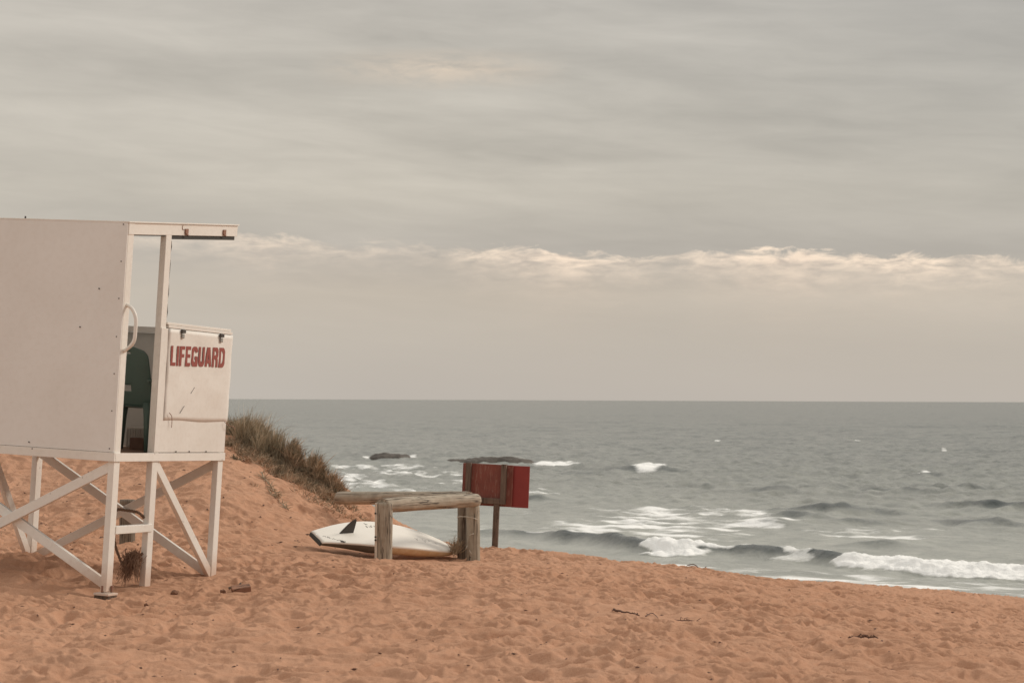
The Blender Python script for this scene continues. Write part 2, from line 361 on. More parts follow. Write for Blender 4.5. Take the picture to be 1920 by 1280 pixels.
# sand
M_sand, t, p = newmat('red_sand')
gc = NN(t, 'ShaderNodeNewGeometry'); pos = gc.outputs['Position']
spz = NN(t, 'ShaderNodeSeparateXYZ'); t.links.new(pos, spz.inputs[0])
nb = noise(t, pos, .45, 4, .55); nf = noise(t, pos, 160, 3, .7); nm = noise(t, pos, 7, 5, .6)
col = mixc(t, ramp(t, nb, [(.35, 0.0), (.65, 1.0)]), (.610, .358, .235, 1), (.540, .304, .192, 1))
col = mixc(t, mth(t, 'MULTIPLY', ramp(t, nm, [(.35, 0.0), (.7, 1.0)]), .35), col, (.72, .455, .31, 1))
col = mixc(t, ramp(t, nf, [(.3, .45), (.7, 0.0)]), col, (.33, .135, .07, 1))
wet = ramp(t, mth(t, 'MULTIPLY', spz.outputs[2], .5, clamp=True), [(.08, 1.0), (.55, .35), (1.0, 0.0)])
col = mixc(t, mth(t, 'MULTIPLY', wet, .75), col, (.36, .165, .09, 1))
t.links.new(col, p.inputs['Base Color']); setp(p, Roughness=.95); p.inputs['Specular IOR Level'].default_value = .15
bump(t, p, mth(t, 'ADD', noise(t, pos, 60, 5, .75), mth(t, 'MULTIPLY', nm, 2.0)), .6, .022)

# sea
M_sea, t, p = newmat('sea_water')
gc = NN(t, 'ShaderNodeNewGeometry'); pos = gc.outputs['Position']
af = NN(t, 'ShaderNodeAttribute', attribute_name='foam'); foam = af.outputs['Fac']
ash = NN(t, 'ShaderNodeAttribute', attribute_name='shallow_shade'); shl = ash.outputs['Fac']  # paler water inshore, plus painted shade on wave fronts
mp = NN(t, 'ShaderNodeMapping'); mp.inputs['Rotation'].default_value = (0, 0, math.radians(35)); mp.inputs['Scale'].default_value = (.5, 1.5, 1); t.links.new(pos, mp.inputs[0])
fn = noise(t, mp.outputs[0], 3.2, 8, .78, .5)
fm = mth(t, 'SUBTRACT', mth(t, 'ADD', mth(t, 'MULTIPLY', foam, 3.0), mth(t, 'MULTIPLY', fn, 2.6)), 2.3, clamp=True)
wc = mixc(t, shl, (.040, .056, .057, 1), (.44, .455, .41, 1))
wc = mixc(t, mth(t, 'MULTIPLY', noise(t, pos, .05, 3, .5), .35), wc, (.20, .185, .175, 1))
fleck = mth(t, 'ADD', mth(t, 'MULTIPLY', noise(t, pos, .35, 4, .75), .5), mth(t, 'MULTIPLY', noise(t, pos, 1.1, 4, .75), .5))
wc = mixc(t, mth(t, 'MULTIPLY', ramp(t, fleck, [(.44, .55), (.54, 0.0)]), ramp(t, shl, [(.45, 1.0), (.8, .35)])), wc, (.055, .072, .074, 1))
col = mixc(t, fm, wc, (.95, .96, .945, 1))
t.links.new(col, p.inputs['Base Color'])
t.links.new(mth(t, 'ADD', .27, mth(t, 'MULTIPLY', fm, .7)), p.inputs['Roughness'])
setp(p, IOR=1.333)
bh = mth(t, 'ADD', mth(t, 'ADD', noise(t, pos, .9, 5, .65), mth(t, 'MULTIPLY', noise(t, pos, 5, 4, .6), .25)), mth(t, 'MULTIPLY', noise(t, pos, .13, 3, .6), 5.0))
bump(t, p, bh, .55, .22)

# ------------------------------------------------------------------ sand sheet
def cols(inner, n, outer, m):
    a = np.linspace(-inner, inner, n); b = inner + (outer - inner) * (np.linspace(0, 1, m + 1)[1:] ** 2)
    return np.r_[-b[::-1], a, b]
uu = cols(.262, 1050, 3.2, 60)
dd = np.r_[np.linspace(-20, 10, 40)[:-1], np.arange(10, 12.4, .05), np.arange(12.4, 24, .021), np.arange(24, 31, .018), np.arange(31, 66, .12), np.linspace(66, 140, 40)]
UU, DD = np.meshgrid(uu, dd)
X = UU * np.maximum(DD, 9); Y = DD
Z = ground(X, Y)
sand = grid_obj('sand_beach', X, Y, Z, M_sand); tag(sand, kind='structure')

# ------------------------------------------------------------------ sea sheet
uu = cols(.262, 1050, 3.0, 60)
pp = np.r_[.4, .8, np.arange(1.3, 380, .40), np.linspace(380, 800, 120)]
dd = EYE * FPX / pp[::-1]
UU, DD = np.meshgrid(uu, dd); X = UU * DD; Y = DD
S = shore(X, Y); RR = along(X, Y)
def px_of(x, y): return 960 + FPX * x / y
def py_of(x, y): return 749.5 + FPX * EYE / y + .004 * (px_of(x, y) - 960)
H = np.zeros_like(X)
for lam, amp_, an, sd_ in ((22, .12, 2.2, 1), (9, .14, 1.7, 2), (4.2, .17, 1.3, 3), (2.1, .21, 1.1, 4), (1.05, .17, 1.0, 5), (.55, .06, 1.0, 6)):
    sp_ = np.maximum(DD * DD * .40 / (EYE * FPX), DD * .0005)
    fade = np.clip(lam / (sp_ * 1.5) - .4, 0, 1)
    wx = S + 1.2 * gnoise(S / 14, RR / 20, 50)
    nzz = gnoise(wx / lam + sd_ * 13.7, RR / (lam * an) + sd_ * 5.1, 60 + sd_)
    nzz = .5 - np.abs(nzz) * 1.3 if sd_ in (2, 3, 4) else nzz
    H += amp_ * fade * nzz
for lam, amp_, an, sd_ in ((13, .34, 1.5, 9), (24, .42, 1.6, 10), (48, .42, 2.0, 7), (110, .8, 2.2, 8)):
    H += amp_ * sstep(-60, -240, S) * np.clip(lam / (DD * DD * .40 / (EYE * FPX) * 2.2) - .6, 0, 1) * (.5 - 1.3 * np.abs(gnoise(S / lam + sd_ * 9.1, RR / (lam * an) + sd_ * 3.3, 60 + sd_)))
calm = sstep(-8, -60, S)
H *= .30 + .70 * calm
# the breaking wave
br = np.interp(RR, [-40, -14, -6, 1.1, 3.2, 6.3, 8.9, 14, 25, 60], [-13, -12.5, -10.8, -7.4, -7.2, -6.9, -5.8, -5.6, -5, -4])
br = br + .35 * gnoise(RR / 2.2, RR * 0 + .5, 71) + .5 * gnoise(RR / 6, RR * 0 + 2.5, 72)
bh_ = np.interp(RR, [-22, -12, -6, -2, 1, 3, 4, 6, 8, 9, 14, 30], [0, .05, .22, .34, .30, .22, .28, .27, .33, .22, .18, .15]) * (1 + .28 * gnoise(RR / 1.7, RR * 0 + 9.5, 73))
ds = S - br                                              # + towards the beach
prof = np.where(ds > 0, np.exp(-(ds / .50) ** 2), np.exp(-(ds / 1.3) ** 2))
H += bh_ * prof * (1 - .0 * ds) - .06 * np.exp(-((ds - 1.4) / .8) ** 2) * (bh_ > .1)
# unbroken swells further out
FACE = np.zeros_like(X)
def swell(px0, py0, wpx, hgt, wid=1.6):
    p_ = py0 - 749.5 - .004 * (px0 - 960); d0 = EYE * FPX / p_; x0 = (px0 - 960) / FPX * d0
    s0 = shore(x0, d0); r0 = along(x0, d0); L_ = wpx / FPX * d0 * 1.2
    dr = (RR - r0) / L_; q = (S - s0) - .8 * gnoise(RR / 5, RR * 0 + py0, 75)
    global FACE
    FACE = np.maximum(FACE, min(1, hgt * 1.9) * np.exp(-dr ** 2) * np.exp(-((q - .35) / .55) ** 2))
    return .85 * hgt * np.exp(-dr ** 2) * np.where(q > 0, np.exp(-(q / (wid * .6)) ** 2), np.exp(-(q / (wid * 1.6)) ** 2))
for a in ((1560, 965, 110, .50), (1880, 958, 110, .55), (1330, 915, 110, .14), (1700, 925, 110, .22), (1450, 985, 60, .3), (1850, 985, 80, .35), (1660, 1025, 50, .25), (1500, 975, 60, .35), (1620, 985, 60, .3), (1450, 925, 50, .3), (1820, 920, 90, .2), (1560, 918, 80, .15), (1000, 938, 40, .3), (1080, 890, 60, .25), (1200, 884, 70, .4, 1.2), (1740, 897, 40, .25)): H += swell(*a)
# foam
FO = np.zeros_like(X)
FR = fbm(S / 1.1, RR / 2.4, 4, 80); FR2 = fbm(S / 2.0, RR / 5, 4, 90)
def blob(px0, py0, rx, ry, v, tilt=0.0, k=1.0):
    global FO
    q = ((px_of(X, Y) - px0) / rx) ** 2 + ((py_of(X, Y) - py0 - tilt * (px_of(X, Y) - px0)) / ry) ** 2
    FO = np.maximum(FO, v * np.clip(1.25 - q, 0, 1) + (np.where(q < 1.6, 1, 0)) * k * (.75 * FR + .6 * FR2) * np.clip(1.6 - q, 0, 1))
blob(1290, 978, 240, 28, .44, .03); blob(1180, 990, 190, 14, .50, .05); blob(1380, 965, 140, 11, .48, .03); blob(1060, 1000, 110, 6, .45, .02)
blob(1320, 1012, 180, 6, .42, .1)
blob(1640, 1000, 170, 12, .30, .01)
blob(720, 878, 110, 6, .45); blob(800, 890, 140, 7, .47, .01); blob(690, 912, 70, 9, .50, -.05); blob(760, 925, 140, 7, .33); blob(640, 895, 60, 8, .42)
blob(1035, 871, 55, 4, .72, .01); blob(772, 859, 14, 3.5, .6, k=.8); blob(688, 859, 9, 3, .55, k=.8); blob(1217, 879, 40, 7.5, 1.1, k=.3)
blob(1735, 893, 16, 3.5, .8, k=.4); blob(1000, 925, 60, 5, .42); blob(1345, 830, 8, 2, .6, k=.3); blob(1608, 831, 8, 2, .6, k=.3); blob(1770, 850, 7, 1.5, .5, k=.3)
blob(930, 960, 90, 6, .30); blob(1000, 985, 60, 6, .3); blob(880, 905, 60, 5, .45)
# break foam: where the crest has tumbled
tum = np.interp(RR + 1.6 * FR, [-30, -8, -6, -3, .4, .9, 2.6, 3.4, 5.2, 5.6, 6.5, 7.0, 8.4, 8.9, 60], [0, 0, 0, .0, .1, 1.2, 1.2, .1, .1, .55, .55, .05, .1, 1.3, 1.3])
front = np.where(ds > -.9, sstep(-.8, -.35, ds + .3 * FR) * sstep(1.5, .8, ds + 1.2 * FR), 0)
FO = np.maximum(FO, tum * front * (1 + .25 * FR))
lip = np.exp(-((ds + .25) / .28) ** 2) * np.interp(RR, [-14, -8, 60], [0, .42, .42]); FO = np.maximum(FO, lip + .5 * FR * (lip > .05))
back = sstep(-7, -1.5, ds) * (ds < 0) * np.interp(RR, [-18, -8, 3, 6, 60], [0, .36, .38, .2, .12]); FO = np.maximum(FO, back + .45 * FR * (back > .03))
H += .13 * np.clip(tum * front, 0, 1) * (.6 + 1.2 * np.abs(fbm(S / .5, RR / .7, 3, 95)))
# wash close to the beach
wash = sstep(-5.0, -2.0, S) * sstep(2, .0, S); FO = np.maximum(FO, .33 * wash + .3 * FR2 * wash + .9 * FR * wash)
FO = np.clip(FO, 0, 1.2)
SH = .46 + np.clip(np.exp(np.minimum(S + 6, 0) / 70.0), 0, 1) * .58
steep = np.clip(np.where(ds > -.3, bh_ * prof * 3.4, 0), 0, 1) * (tum < .5); SH = SH * (1 - .95 * steep) * (1 - .9 * FACE)  # shade of steep wave fronts put into the water colour
H *= sstep(1.5, -2.5, S)
sea = grid_obj('sea_water', X, Y, H, M_sea, {'foam': FO, 'shallow_shade': SH}); tag(sea, kind='structure')

# ------------------------------------------------------------------ rocks in the sea
M_rock = mat_plain('wet_rock', (.085, .072, .060), .75, .4, 1.2, bmp=.5)
def rock(px0, px1, pybase, hpx, depth, seed, label):
    p_ = pybase - 749.5; d = EYE * FPX / p_; xa = (px0 - 960) / FPX * d; xb = (px1 - 960) / FPX * d
    cx, L_, h = (xa + xb) / 2, (xb - xa) / 2, hpx / FPX * d
    nu, nv = 90, 26; U, V = np.meshgrid(np.linspace(-1, 1, nu), np.linspace(-1, 1, nv))
    edge = np.clip(1 - np.abs(U) ** 3 - V ** 2, 0, 1)
    nz_ = .75 + .35 * fbm(U * L_ * .7 + seed, V * 2 + seed, 4, seed) + .25 * gnoise(U * L_ * .35 + seed, V, seed + 9)
    z = h * 1.15 * edge ** .33 * nz_ - .12 + .1 * np.abs(fbm(U * L_ * 2, V * 4, 3, seed + 3))
    wv = V * depth / 2 + .4 * gnoise(U * 3 + seed, V * 0, seed + 5)
    o = grid_obj('sea_rock', cx + U * L_, d + depth / 2 + wv, z, M_rock)
    tag(o, label, 'rock', 'low rocks breaking the sea surface'); return o
rock(690, 770, 863, 15, 4, 3, 'small flat dark rock in the sea above the shrubs, the shorter and more leftward one')
rock(834, 1004, 870, 16, 4, 8, 'long low dark rock in the sea directly above the red board')

# ------------------------------------------------------------------ lifeguard tower
TB, TB1, HH, HF, HL, SL, TA, HW = 2.098, .692, 1.195, .077, 1.152, .086, 2.09, 2.05
def rot(ax, ay, az_): return Matrix.Rotation(ay, 4, 'Y') @ Matrix.Rotation(ax, 4, 'X') @ Matrix.Rotation(az_, 4, 'Z')
TM = rot(-.003, .053, -.341); TM.translation = Vector((-3.522, 18.948, EYE - .483))
FOOT = -HF - HL
root = empty('lifeguard_tower', mw=TM @ Matrix.Translation((0, 0, FOOT)))
tag(root, 'white painted wooden lifeguard lookout hut leaning on braced legs in the sand', 'lifeguard tower')
tower = empty('cabin', mw=None)     # local frame helper, removed below
TOFF = Matrix.Translation((0, 0, -FOOT))
bpy.data.objects.remove(tower)
def part(mb, name, mat, bevel=.003, parent=None, smooth=False):
    mb.v = [tuple(TOFF @ Vector(v)) for v in mb.v]
    return mb.build(name, mat, parent or root, bevel)
pw, pb = .06, .105
# side wall facing the camera, in one big sheet
part(MB().box(-TA, -.002, -.014, 0, .004, HW - .003), 'wall_panel', M_panel, .002)
for z in (.035, .37, .70, 1.03, 1.37, 1.70, 2.03):
    part(MB().tube([(-.046, -.017, z), (-.046, -.012, z)], .006, 8), 'screw', M_screw, 0)
for x, z in ((-.87, .045), (-.83, -.012), (-.42, 1.10), (-.25, 1.45)):
    part(MB().tube([(x, -.024, z), (x, -.012, z)], .006, 8), 'screw', M_screw, 0)
part(MB().box(-TA, -TA + .02, .002, TB - .03, .004, HH + .3), 'side_wall', M_panel, .002)
# posts (legs run up from the sand into the frame)
def post(x0, x1, y0, y1, z0, z1, name='leg', mat=M_white): return part(MB().box(x0, x1, y0, y1, z0, z1), name, mat, .005)
post(-pw, 0, .001, pb, FOOT, HW - .004)
post(-pw, 0, TB1, TB1 + pb, FOOT, HW + SL * TB1 - .10)
post(-pw, 0, TB - pb, TB, FOOT - .05, HH - .03)
post(-TA, -TA + pw, TB - pb, TB, FOOT, HH - .03)
post(-TA, -TA + pw, .001, pb, FOOT, HW - .004)
post(-TA, -TA + pw, 1.2, 1.2 + pb, FOOT, HW + SL * 1.2 - .10)
# floor frame
fb = MB().box(-TA - .01, .012, -.022, -.001, -HF, 0)
part(fb, 'floor_beam', M_white, .002)
part(MB().box(.001, .014, .0, TB + .012, -HF, -.002), 'floor_beam', M_white, .002)
part(MB().box(-TA - .01, .0, TB + .001, TB + .014, -HF, -.002), 'floor_beam', M_white, .002)
part(MB().box(-TA - .012, -TA - .001, .0, TB, -HF, -.002), 'floor_beam', M_white, .002)
part(MB().box(-TA + .003, -.003, .002, TB - .002, -.03, -.008), 'floor', M_floor, 0)
# roof: sloping sheet and edge beams
def slope_box(x0, x1, y0, y1, lo, hi):
    m = MB().box(x0, x1, y0, y1, 0, 1)
    m.v = [(v[0], v[1], HW + SL * v[1] + (lo if v[2] == 0 else hi)) for v in m.v]; return m
part(slope_box(-TA - .004, .016, -.016, TB + .012, -.002, .010), 'roof', M_white, .001)
part(slope_box(-.05, .002, .103, TB + .008, -.108, -.003), 'roof_beam', M_white, .003)
part(slope_box(-.052, .006, 0, .1, -.108, -.003), 'roof_beam', M_white, .003)
part(slope_box(-TA, -TA + .05, .0, TB + .006, -.105, -.003), 'roof_beam', M_white, .003)
part(slope_box(-TA + .051, -.051, TB - .04, TB + .006, -.095, -.003), 'roof_beam', M_white, .003)
part(slope_box(-.048, -.006, .108, TB1 - .003, -.118, -.109), 'soffit_shade', M_dark, .001)  # dark strip added in place of the shaded roof underside
part(slope_box(-.055, -.012, TB1 + pb + .004, TB - .02, -.145, -.109), 'rolled_awning', M_dark, .004)
for y in (1.03, 1.79):
    m = slope_box(.002, .016, y, y + .055, -.090, -.045); m.tube([(.012, y + .01, HW + SL * y - .095), (.012, y + .05, HW + SL * y - .095)], .010, 8)
    part(m, 'hinge', M_rust, .003)
hk = MB().tube([(.004, 1.0 + .035 * math.cos(a) * .6, HW + SL - .035 + .022 * math.sin(a)) for a in [x * .5 for x in range(4, 12)]], .003, 6)
part(hk, 'hook', M_rust, 0)
part(MB().tube([(-1.10, .05, HW + .005), (-1.10, .05, HW + .035)], .008, 8), 'bolt', M_screw, 0)
# thin dark weather strip hanging beside the middle post
ws = MB(); pts = [(-.01 + .004 * math.sin(i * 1.7), TB1 + pb + .006 + .004 * math.sin(i * 2.3), HW - .09 - i * .055) for i in range(15)]
ws.tube(pts, .007, 6); part(ws, 'weather_strip', M_dark, 0)
# grab handle
hp = [(0, .05, 1.315), (.03, .05, 1.305), (.065, .05, 1.275), (.093, .05, 1.225), (.103, .05, 1.17), (.103, .05, 1.05), (.095, .05, 1.0), (.07, .05, .96), (.035, .05, .93), (0, .05, .905)]
hp = [Vector(h) for h in hp]
def smoothpts(P, k=4):
    out = []
    for i in range(len(P) - 1):
        p0 = P[max(i - 1, 0)]; p1 = P[i]; p2 = P[i + 1]; p3 = P[min(i + 2, len(P) - 1)]
        for j in range(k):
            t_ = j / k; out.append(.5 * ((2 * p1) + (p2 - p0) * t_ + (2 * p0 - 5 * p1 + 4 * p2 - p3) * t_ ** 2 + (3 * p1 - p0 - 3 * p2 + p3) * t_ ** 3))
    out.append(P[-1]); return out
part(MB().tube(smoothpts(hp), .0165, 12), 'grab_handle', M_white, 0)
# low wall beside the entrance (the lettered side)
part(MB().box(.0005, .010, TB1 + .002, TB - .004, .004, HH - .045), 'low_wall', M_front, .002)
part(MB().box(-.10, .013, TB1 + pb + .001, TB - .02, HH - .012, HH + .012), 'wall_cap', M_white, .003)
part(MB().box(-.08, .017, TB1 + pb + .02, TB + .008, HH - .040, HH - .014), 'wall_cap', M_white, .003)
# hinged cover board, slightly bowed
fl = MB(); ny, nz2 = 26, 22; y0, y1, z0, z1 = TB1 + .135, TB + .014, .30, HH - .045
vs = []
for k in range(2):
    for i in range(nz2):
        for j in range(ny):
            y = y0 + (y1 - y0) * j / (ny - 1); z = z0 + (z1 - z0) * i / (nz2 - 1)
            q = (z - z0) / (z1 - z0); wv = (.003 * math.sin(j * .5 + 1) * math.sin(i * .7) + .006 * math.exp(-((j - 15) / 6) ** 2 - ((q - .35) / .12) ** 2)) * min(1, q * 6)
            vs.append((.0115 + wv + ((.0010 + .0035 * min(1, q * 5)) if k else 0), y, z + (.006 * math.sin(j * .32) if i == 0 else 0)))
N_ = nz2 * ny; fs = []
for i in range(nz2 - 1):
    for j in range(ny - 1):
        a = i * ny + j; fs.append((a + N_, a + 1 + N_, a + ny + 1 + N_, a + ny + N_)); fs.append((a, a + ny, a + ny + 1, a + 1))
for i in range(nz2 - 1):
    for j in (0, ny - 1): a = i * ny + j; fs.append((a, a + ny, a + ny + N_, a + N_))
for j in range(ny - 1):
    for i in (0, nz2 - 1): a = i * ny + j; fs.append((a, a + 1, a + 1 + N_, a + N_))
fl.add(vs, fs, True); cover = part(fl, 'cover_board', M_front, 0)
# lettering
def arc(cx, cy, rx, ry, a0, a1, n_=12): return [(cx + rx * math.cos(math.radians(a0 + (a1 - a0) * i / n_)), cy + ry * math.sin(math.radians(a0 + (a1 - a0) * i / n_))) for i in range(n_ + 1)]
GL = {  # centre lines of heavy sans capitals in a cell one unit high
    'L': (.50, [[(.10, 0), (.10, 1)], [(.10, .085), (.50, .085)]]), 'I': (.20, [[(.10, 0), (.10, 1)]]),
    'F': (.50, [[(.10, 0), (.10, 1)], [(.10, .915), (.50, .915)], [(.10, .52), (.45, .52)]]),
    'E': (.52, [[(.10, 0), (.10, 1)], [(.10, .915), (.52, .915)], [(.10, .52), (.48, .52)], [(.10, .085), (.52, .085)]]),
    'G': (.64, [arc(.32, .68, .22, .23, 8, 180) + arc(.32, .32, .22, .23, 180, 360), [(.54, .0), (.54, .50)], [(.34, .43), (.54, .43)]]),
    'U': (.62, [[(.10, 1), (.10, .34)] + arc(.31, .32, .21, .23, 180, 360) + [(.52, .34), (.52, 1)]]),
    'A': (.66, [[(.09, 0), (.29, 1)], [(.57, 0), (.37, 1)], [(.18, .27), (.48, .27)]]),
    'R': (.62, [[(.10, 0), (.10, 1)], [(.10, .915), (.30, .915)] + arc(.32, .71, .20, .205, 90, -90) + [(.10, .505)], [(.40, .50), (.49, .33), (.51, 0)]]),
    'D': (.62, [[(.10, 0), (.10, 1)], [(.10, .915), (.26, .915)] + arc(.27, .665, .25, .25, 90, 0) + arc(.27, .335, .25, .25, 0, -90) + [(.10, .085)]])}
tot = sum(GL[c_][0] + .10 for c_ in 'LIFEGUARD') - .10; cx_ = 0; lm = MB(); lay = 0
for c_ in 'LIFEGUARD':
    for P_ in GL[c_][1]:
        lay += 1; vs = []; o_ = .0200 + .0002 * (lay % 5)
        for i, p_ in enumerate(P_):
            q0, q1 = P_[max(i - 1, 0)], P_[min(i + 1, len(P_) - 1)]; dx_, dy_ = q1[0] - q0[0], q1[1] - q0[1]; l_ = math.hypot(dx_, dy_) or 1; nx_, ny_ = -dy_ / l_, dx_ / l_
            for sg_ in (-1, 1):
                w_ = .098 * abs(nx_) + .085 * abs(ny_)
                X_, Y_ = (cx_ + p_[0] + sg_ * nx_ * w_) / tot, min(1, max(0, p_[1] + sg_ * ny_ * w_))
                vs.append((o_, .880 + 1.08 * X_, .808 + .022 * X_ + (.185 + .006 * X_) * Y_))
        lm.add(vs, [(2 * i, 2 * i + 1, 2 * i + 3, 2 * i + 2) for i in range(len(P_) - 1)])
    cx_ += GL[c_][0] + .10
lt = part(lm, 'lettering', M_red, 0); lt['label'] = 'red capital letters LIFEGUARD'
s_ = lt.modifiers.new('s', 'SOLIDIFY'); s_.thickness = .0022; s_.offset = 0
for y in (1.045, 1.825):
    l = part(MB().box(.018, .036, y, y + .075, HH - .075, HH - .042), 'latch', M_screw, .004)
    part(MB().box(.020, .032, y + .012, y + .060, HH - .125, HH - .077), 'hasp', M_steel, .006, l)
wr = lambda P: part(MB().tube(smoothpts([Vector(q) for q in P]), .0035, 6), 'wire_hook', M_rust, 0)
wr([(.03, .90, .37), (.035, .94, .34), (.03, .96, .28), (.035, .95, .235)])
wr([(.025, 2.03, .30), (.05, 2.08, .27), (.055, 2.14, .262), (.05, 2.22, .24)])
for a, b in (((.0205, 1.38, .62), (.0205, 1.31, .56)), ((.0205, 1.20, .44), (.0205, 1.12, .37))):
    part(MB().tube([a, b], .0025, 5), 'scratch', M_screw, 0)
for y in (.70 + .4, 1.36, 1.7): part(MB().tube([(.014, y, .012), (.019, y, .012)], .007, 8), 'screw', M_screw, 0)
# seaward low wall, seen through the entrance
part(MB().box(-TA + .02, -.062, TB - .015, TB, .002, HH - .06), 'front_wall', M_inner, .002)
part(MB().box(-TA + .061, -.063, TB - .07, TB + .006, HH - .058, HH + .0), 'front_rail', M_panel, .003)
# braces
def brace(a, b, side, w=.072, t_=.045): return part(MB().bar(a, b, w, t_, side), 'brace', M_white, .004)
zt, zb = -HF - .02, FOOT + .04
brace((-.03, .035, zt - .02), (-TA + .03, .035, zb), (0, 0, 1), .085)
brace((-.03, .083, zb), (-TA + .03, .083, zt - .02), (0, 0, 1), .085)
brace((-.03, TB - .03, zt), (-TA + .03, TB - .03, zb), (0, 0, 1), .085)
brace((-.03, TB - .078, zb), (-TA + .03, TB - .078, zt), (0, 0, 1), .085)
brace((-.030, TB1 + pb - .01, zt), (-.030, TB - .09, zb), (0, 1, 0), .085)
brace((-TA + .030, 1.2, zt), (-TA + .030, TB - .09, zb), (0, 1, 0), .085)
part(MB().box(-.052, .008, pb * .93, TB1 + .06, -.725, -.655), 'ladder_rung', M_white, .004)
for x, y in ((-.03, .05), (-TA + .03, .05), (-TA + .03, TB - .05)):
    pl = part(MB().box(x - .075, x + .075, y - .085, y + .085, FOOT - .035, FOOT - .014), 'foot_plate', M_white, .003)
    part(MB().box(x - .070, x + .070, y - .080, y + .080, FOOT - .072, FOOT - .0355), 'foot_block', M_brown, .004, pl)
for x, y in ((-.05, -.004), (.003, .07)): part(MB().box(x, x + .02, y, y + .02, FOOT - .01, FOOT + .05), 'bracket', M_rust, .003)

# ------------------------------------------------------------------ chair inside the tower
def tw(x, y, z): return TM @ Vector((x, y, z))
CM = TM @ Matrix.Translation((-.50, 1.20, -.006)) @ Matrix.Rotation(math.radians(4), 4, 'Z')
ch = empty('plastic_chair', mw=CM); tag(ch, 'dark green moulded plastic armchair inside the tower doorway', 'chair')
bm_ = MB(); nx, nz3 = 25, 30; vs = []; fs = []
def backpt(i, j):
    s_ = j / (nx - 1) * 2 - 1; q = i / (nz3 - 1); hw = (.235 - .02 * q) * (1 if q < .85 else math.sqrt(max(0, 1 - ((q - .85) / .2) ** 2 * .6)))
    return Vector((s_ * hw, -.15 - .16 * q + .05 * s_ * s_, .42 + .56 * q - .05 * max(0, q - .6) * s_ * s_ * 2))
for i in range(nz3):
    for j in range(nx): vs.append(backpt(i, j))
for i in range(nz3 - 1):
    for j in range(nx - 1):
        c = (backpt(i, j) + backpt(i + 1, j + 1)) / 2
        if abs(c.x) < .055 and abs(c.z - .905) < .012: continue
        if (c.x) ** 2 + (c.z - .585) ** 2 < .036 ** 2: continue
        a = i * nx + j; fs.append((a, a + 1, a + nx + 1, a + nx))
bm_.add(vs, fs, True); o = bm_.build('backrest', M_chair, ch); m_ = o.modifiers.new('s', 'SOLIDIFY'); m_.thickness = .007
se = MB(); vs = []; fs = []
for i in range(12):
    for j in range(13):
        s_ = j / 12 * 2 - 1; q = i / 11; vs.append((s_ * (.22 + .02 * q), -.17 + .42 * q, .42 + .012 * q - .018 * (1 - s_ * s_) * math.sin(math.pi * q) - (.02 if i == 11 else 0)))
for i in range(11):
    for j in range(12): a = i * 13 + j; fs.append((a, a + 1, a + 14, a + 13))
se.add(vs, fs, True); o = se.build('seat', M_chair, ch); o.modifiers.new('s', 'SOLIDIFY').thickness = .008
for sx_ in (-1, 1):
    for a, b in (((.20, -.17, .45), (.265, -.27, 0)), ((.22, .22, .43), (.255, .27, 0))):
        l = MB(); A_ = Vector((a[0] * sx_, a[1], a[2])); B_ = Vector((b[0] * sx_, b[1], b[2]))
        l.tube([A_, A_.lerp(B_, .3), B_], [.045, .032, .022], 8); l.build('leg', M_chair, ch)
    ar = MB(); ar.tube([Vector((sx_ * .225, -.24, .66)), Vector((sx_ * .27, -.12, .67)), Vector((sx_ * .28, .12, .665)), Vector((sx_ * .262, .22, .62)), Vector((sx_ * .24, .24, .43))], [.014, .022, .024, .022, .018], 8)
    ar.build('armrest', M_chair, ch)
# white ribbed crate and brown box on the tower floor
KM = TM @ Matrix.Translation((-.735, 1.72, -.006))
cr = empty('ribbed_crate', mw=KM); tag(cr, 'small white ribbed plastic crate on the tower floor behind the chair', 'crate')
m = MB().box(-.10, .10, -.08, .08, .012, .21); m.build('crate_body', M_crate, cr, .01)
r_ = MB()
for i in range(7): r_.box(-.09 + i * .028, -.078 + i * .028, -.087, -.0795, .03, .19)
r_.build('rib', M_crate, cr, .002)
o = MB().box(-.075, .075, -.10, .06, 0, .115, TM @ Matrix.Translation((-.56, 1.47, -.007))).build('brown_box', mat_plain('brown_card', (.16, .09, .065), .9, .3, 12), None, .006)
tag(o, 'small reddish brown box on the tower floor in front of the white crate', 'box')

# ------------------------------------------------------------------ log stub, rope under the tower
def log_between(a, b, r, n=28, seg=26, seed=0, name='post', mat=None, parent=None, taper=.97):
    a = Vector(a); b = Vector(b); L_ = (b - a).length; q = (b - a).to_track_quat('Z', 'Y').to_matrix().to_4x4(); q.translation = a
    mb = MB(); vs = []; rnd = random.Random(seed)
    th = np.linspace(0, 2 * math.pi, n, endpoint=False); crk = rnd.uniform(0, 6.28)
    for i in range(seg + 1):
        z = L_ * i / seg; end = min(i, seg - i)
        for k in range(n):
            rr = r * (1 + .05 * float(gnoise(np.array([math.cos(th[k]) * 1.6 + seed]), np.array([z * 3.0 + math.sin(th[k]) * 1.6]), 5)[0]) + .03 * float(gnoise(np.array([th[k] * 3.0 + seed]), np.array([z * 1.2]), 6)[0]))
            da = abs((th[k] - crk - .25 * math.sin(z * 2.5) + math.pi) % (2 * math.pi) - math.pi)
            if da < .13 and .04 < i / seg < .93: rr *= .86
            rr *= .96 if end == 0 else 1
            rr *= 1 - (1 - taper) * i / seg
            vs.append((rr * math.cos(th[k]), rr * math.sin(th[k]), z))
    fs = [(i * n + k, i * n + (k + 1) % n, (i + 1) * n + (k + 1) % n, (i + 1) * n + k) for i in range(seg) for k in range(n)]
    mb.add(vs, fs, True); mb.f += [tuple(range(n))[::-1], tuple(seg * n + k for k in range(n))]; mb.sm += [False, False]
    o = mb.build(name, mat, parent)
    if parent: o.matrix_parent_inverse = parent.matrix_world.inverted()
    o.matrix_basis = q
    return o
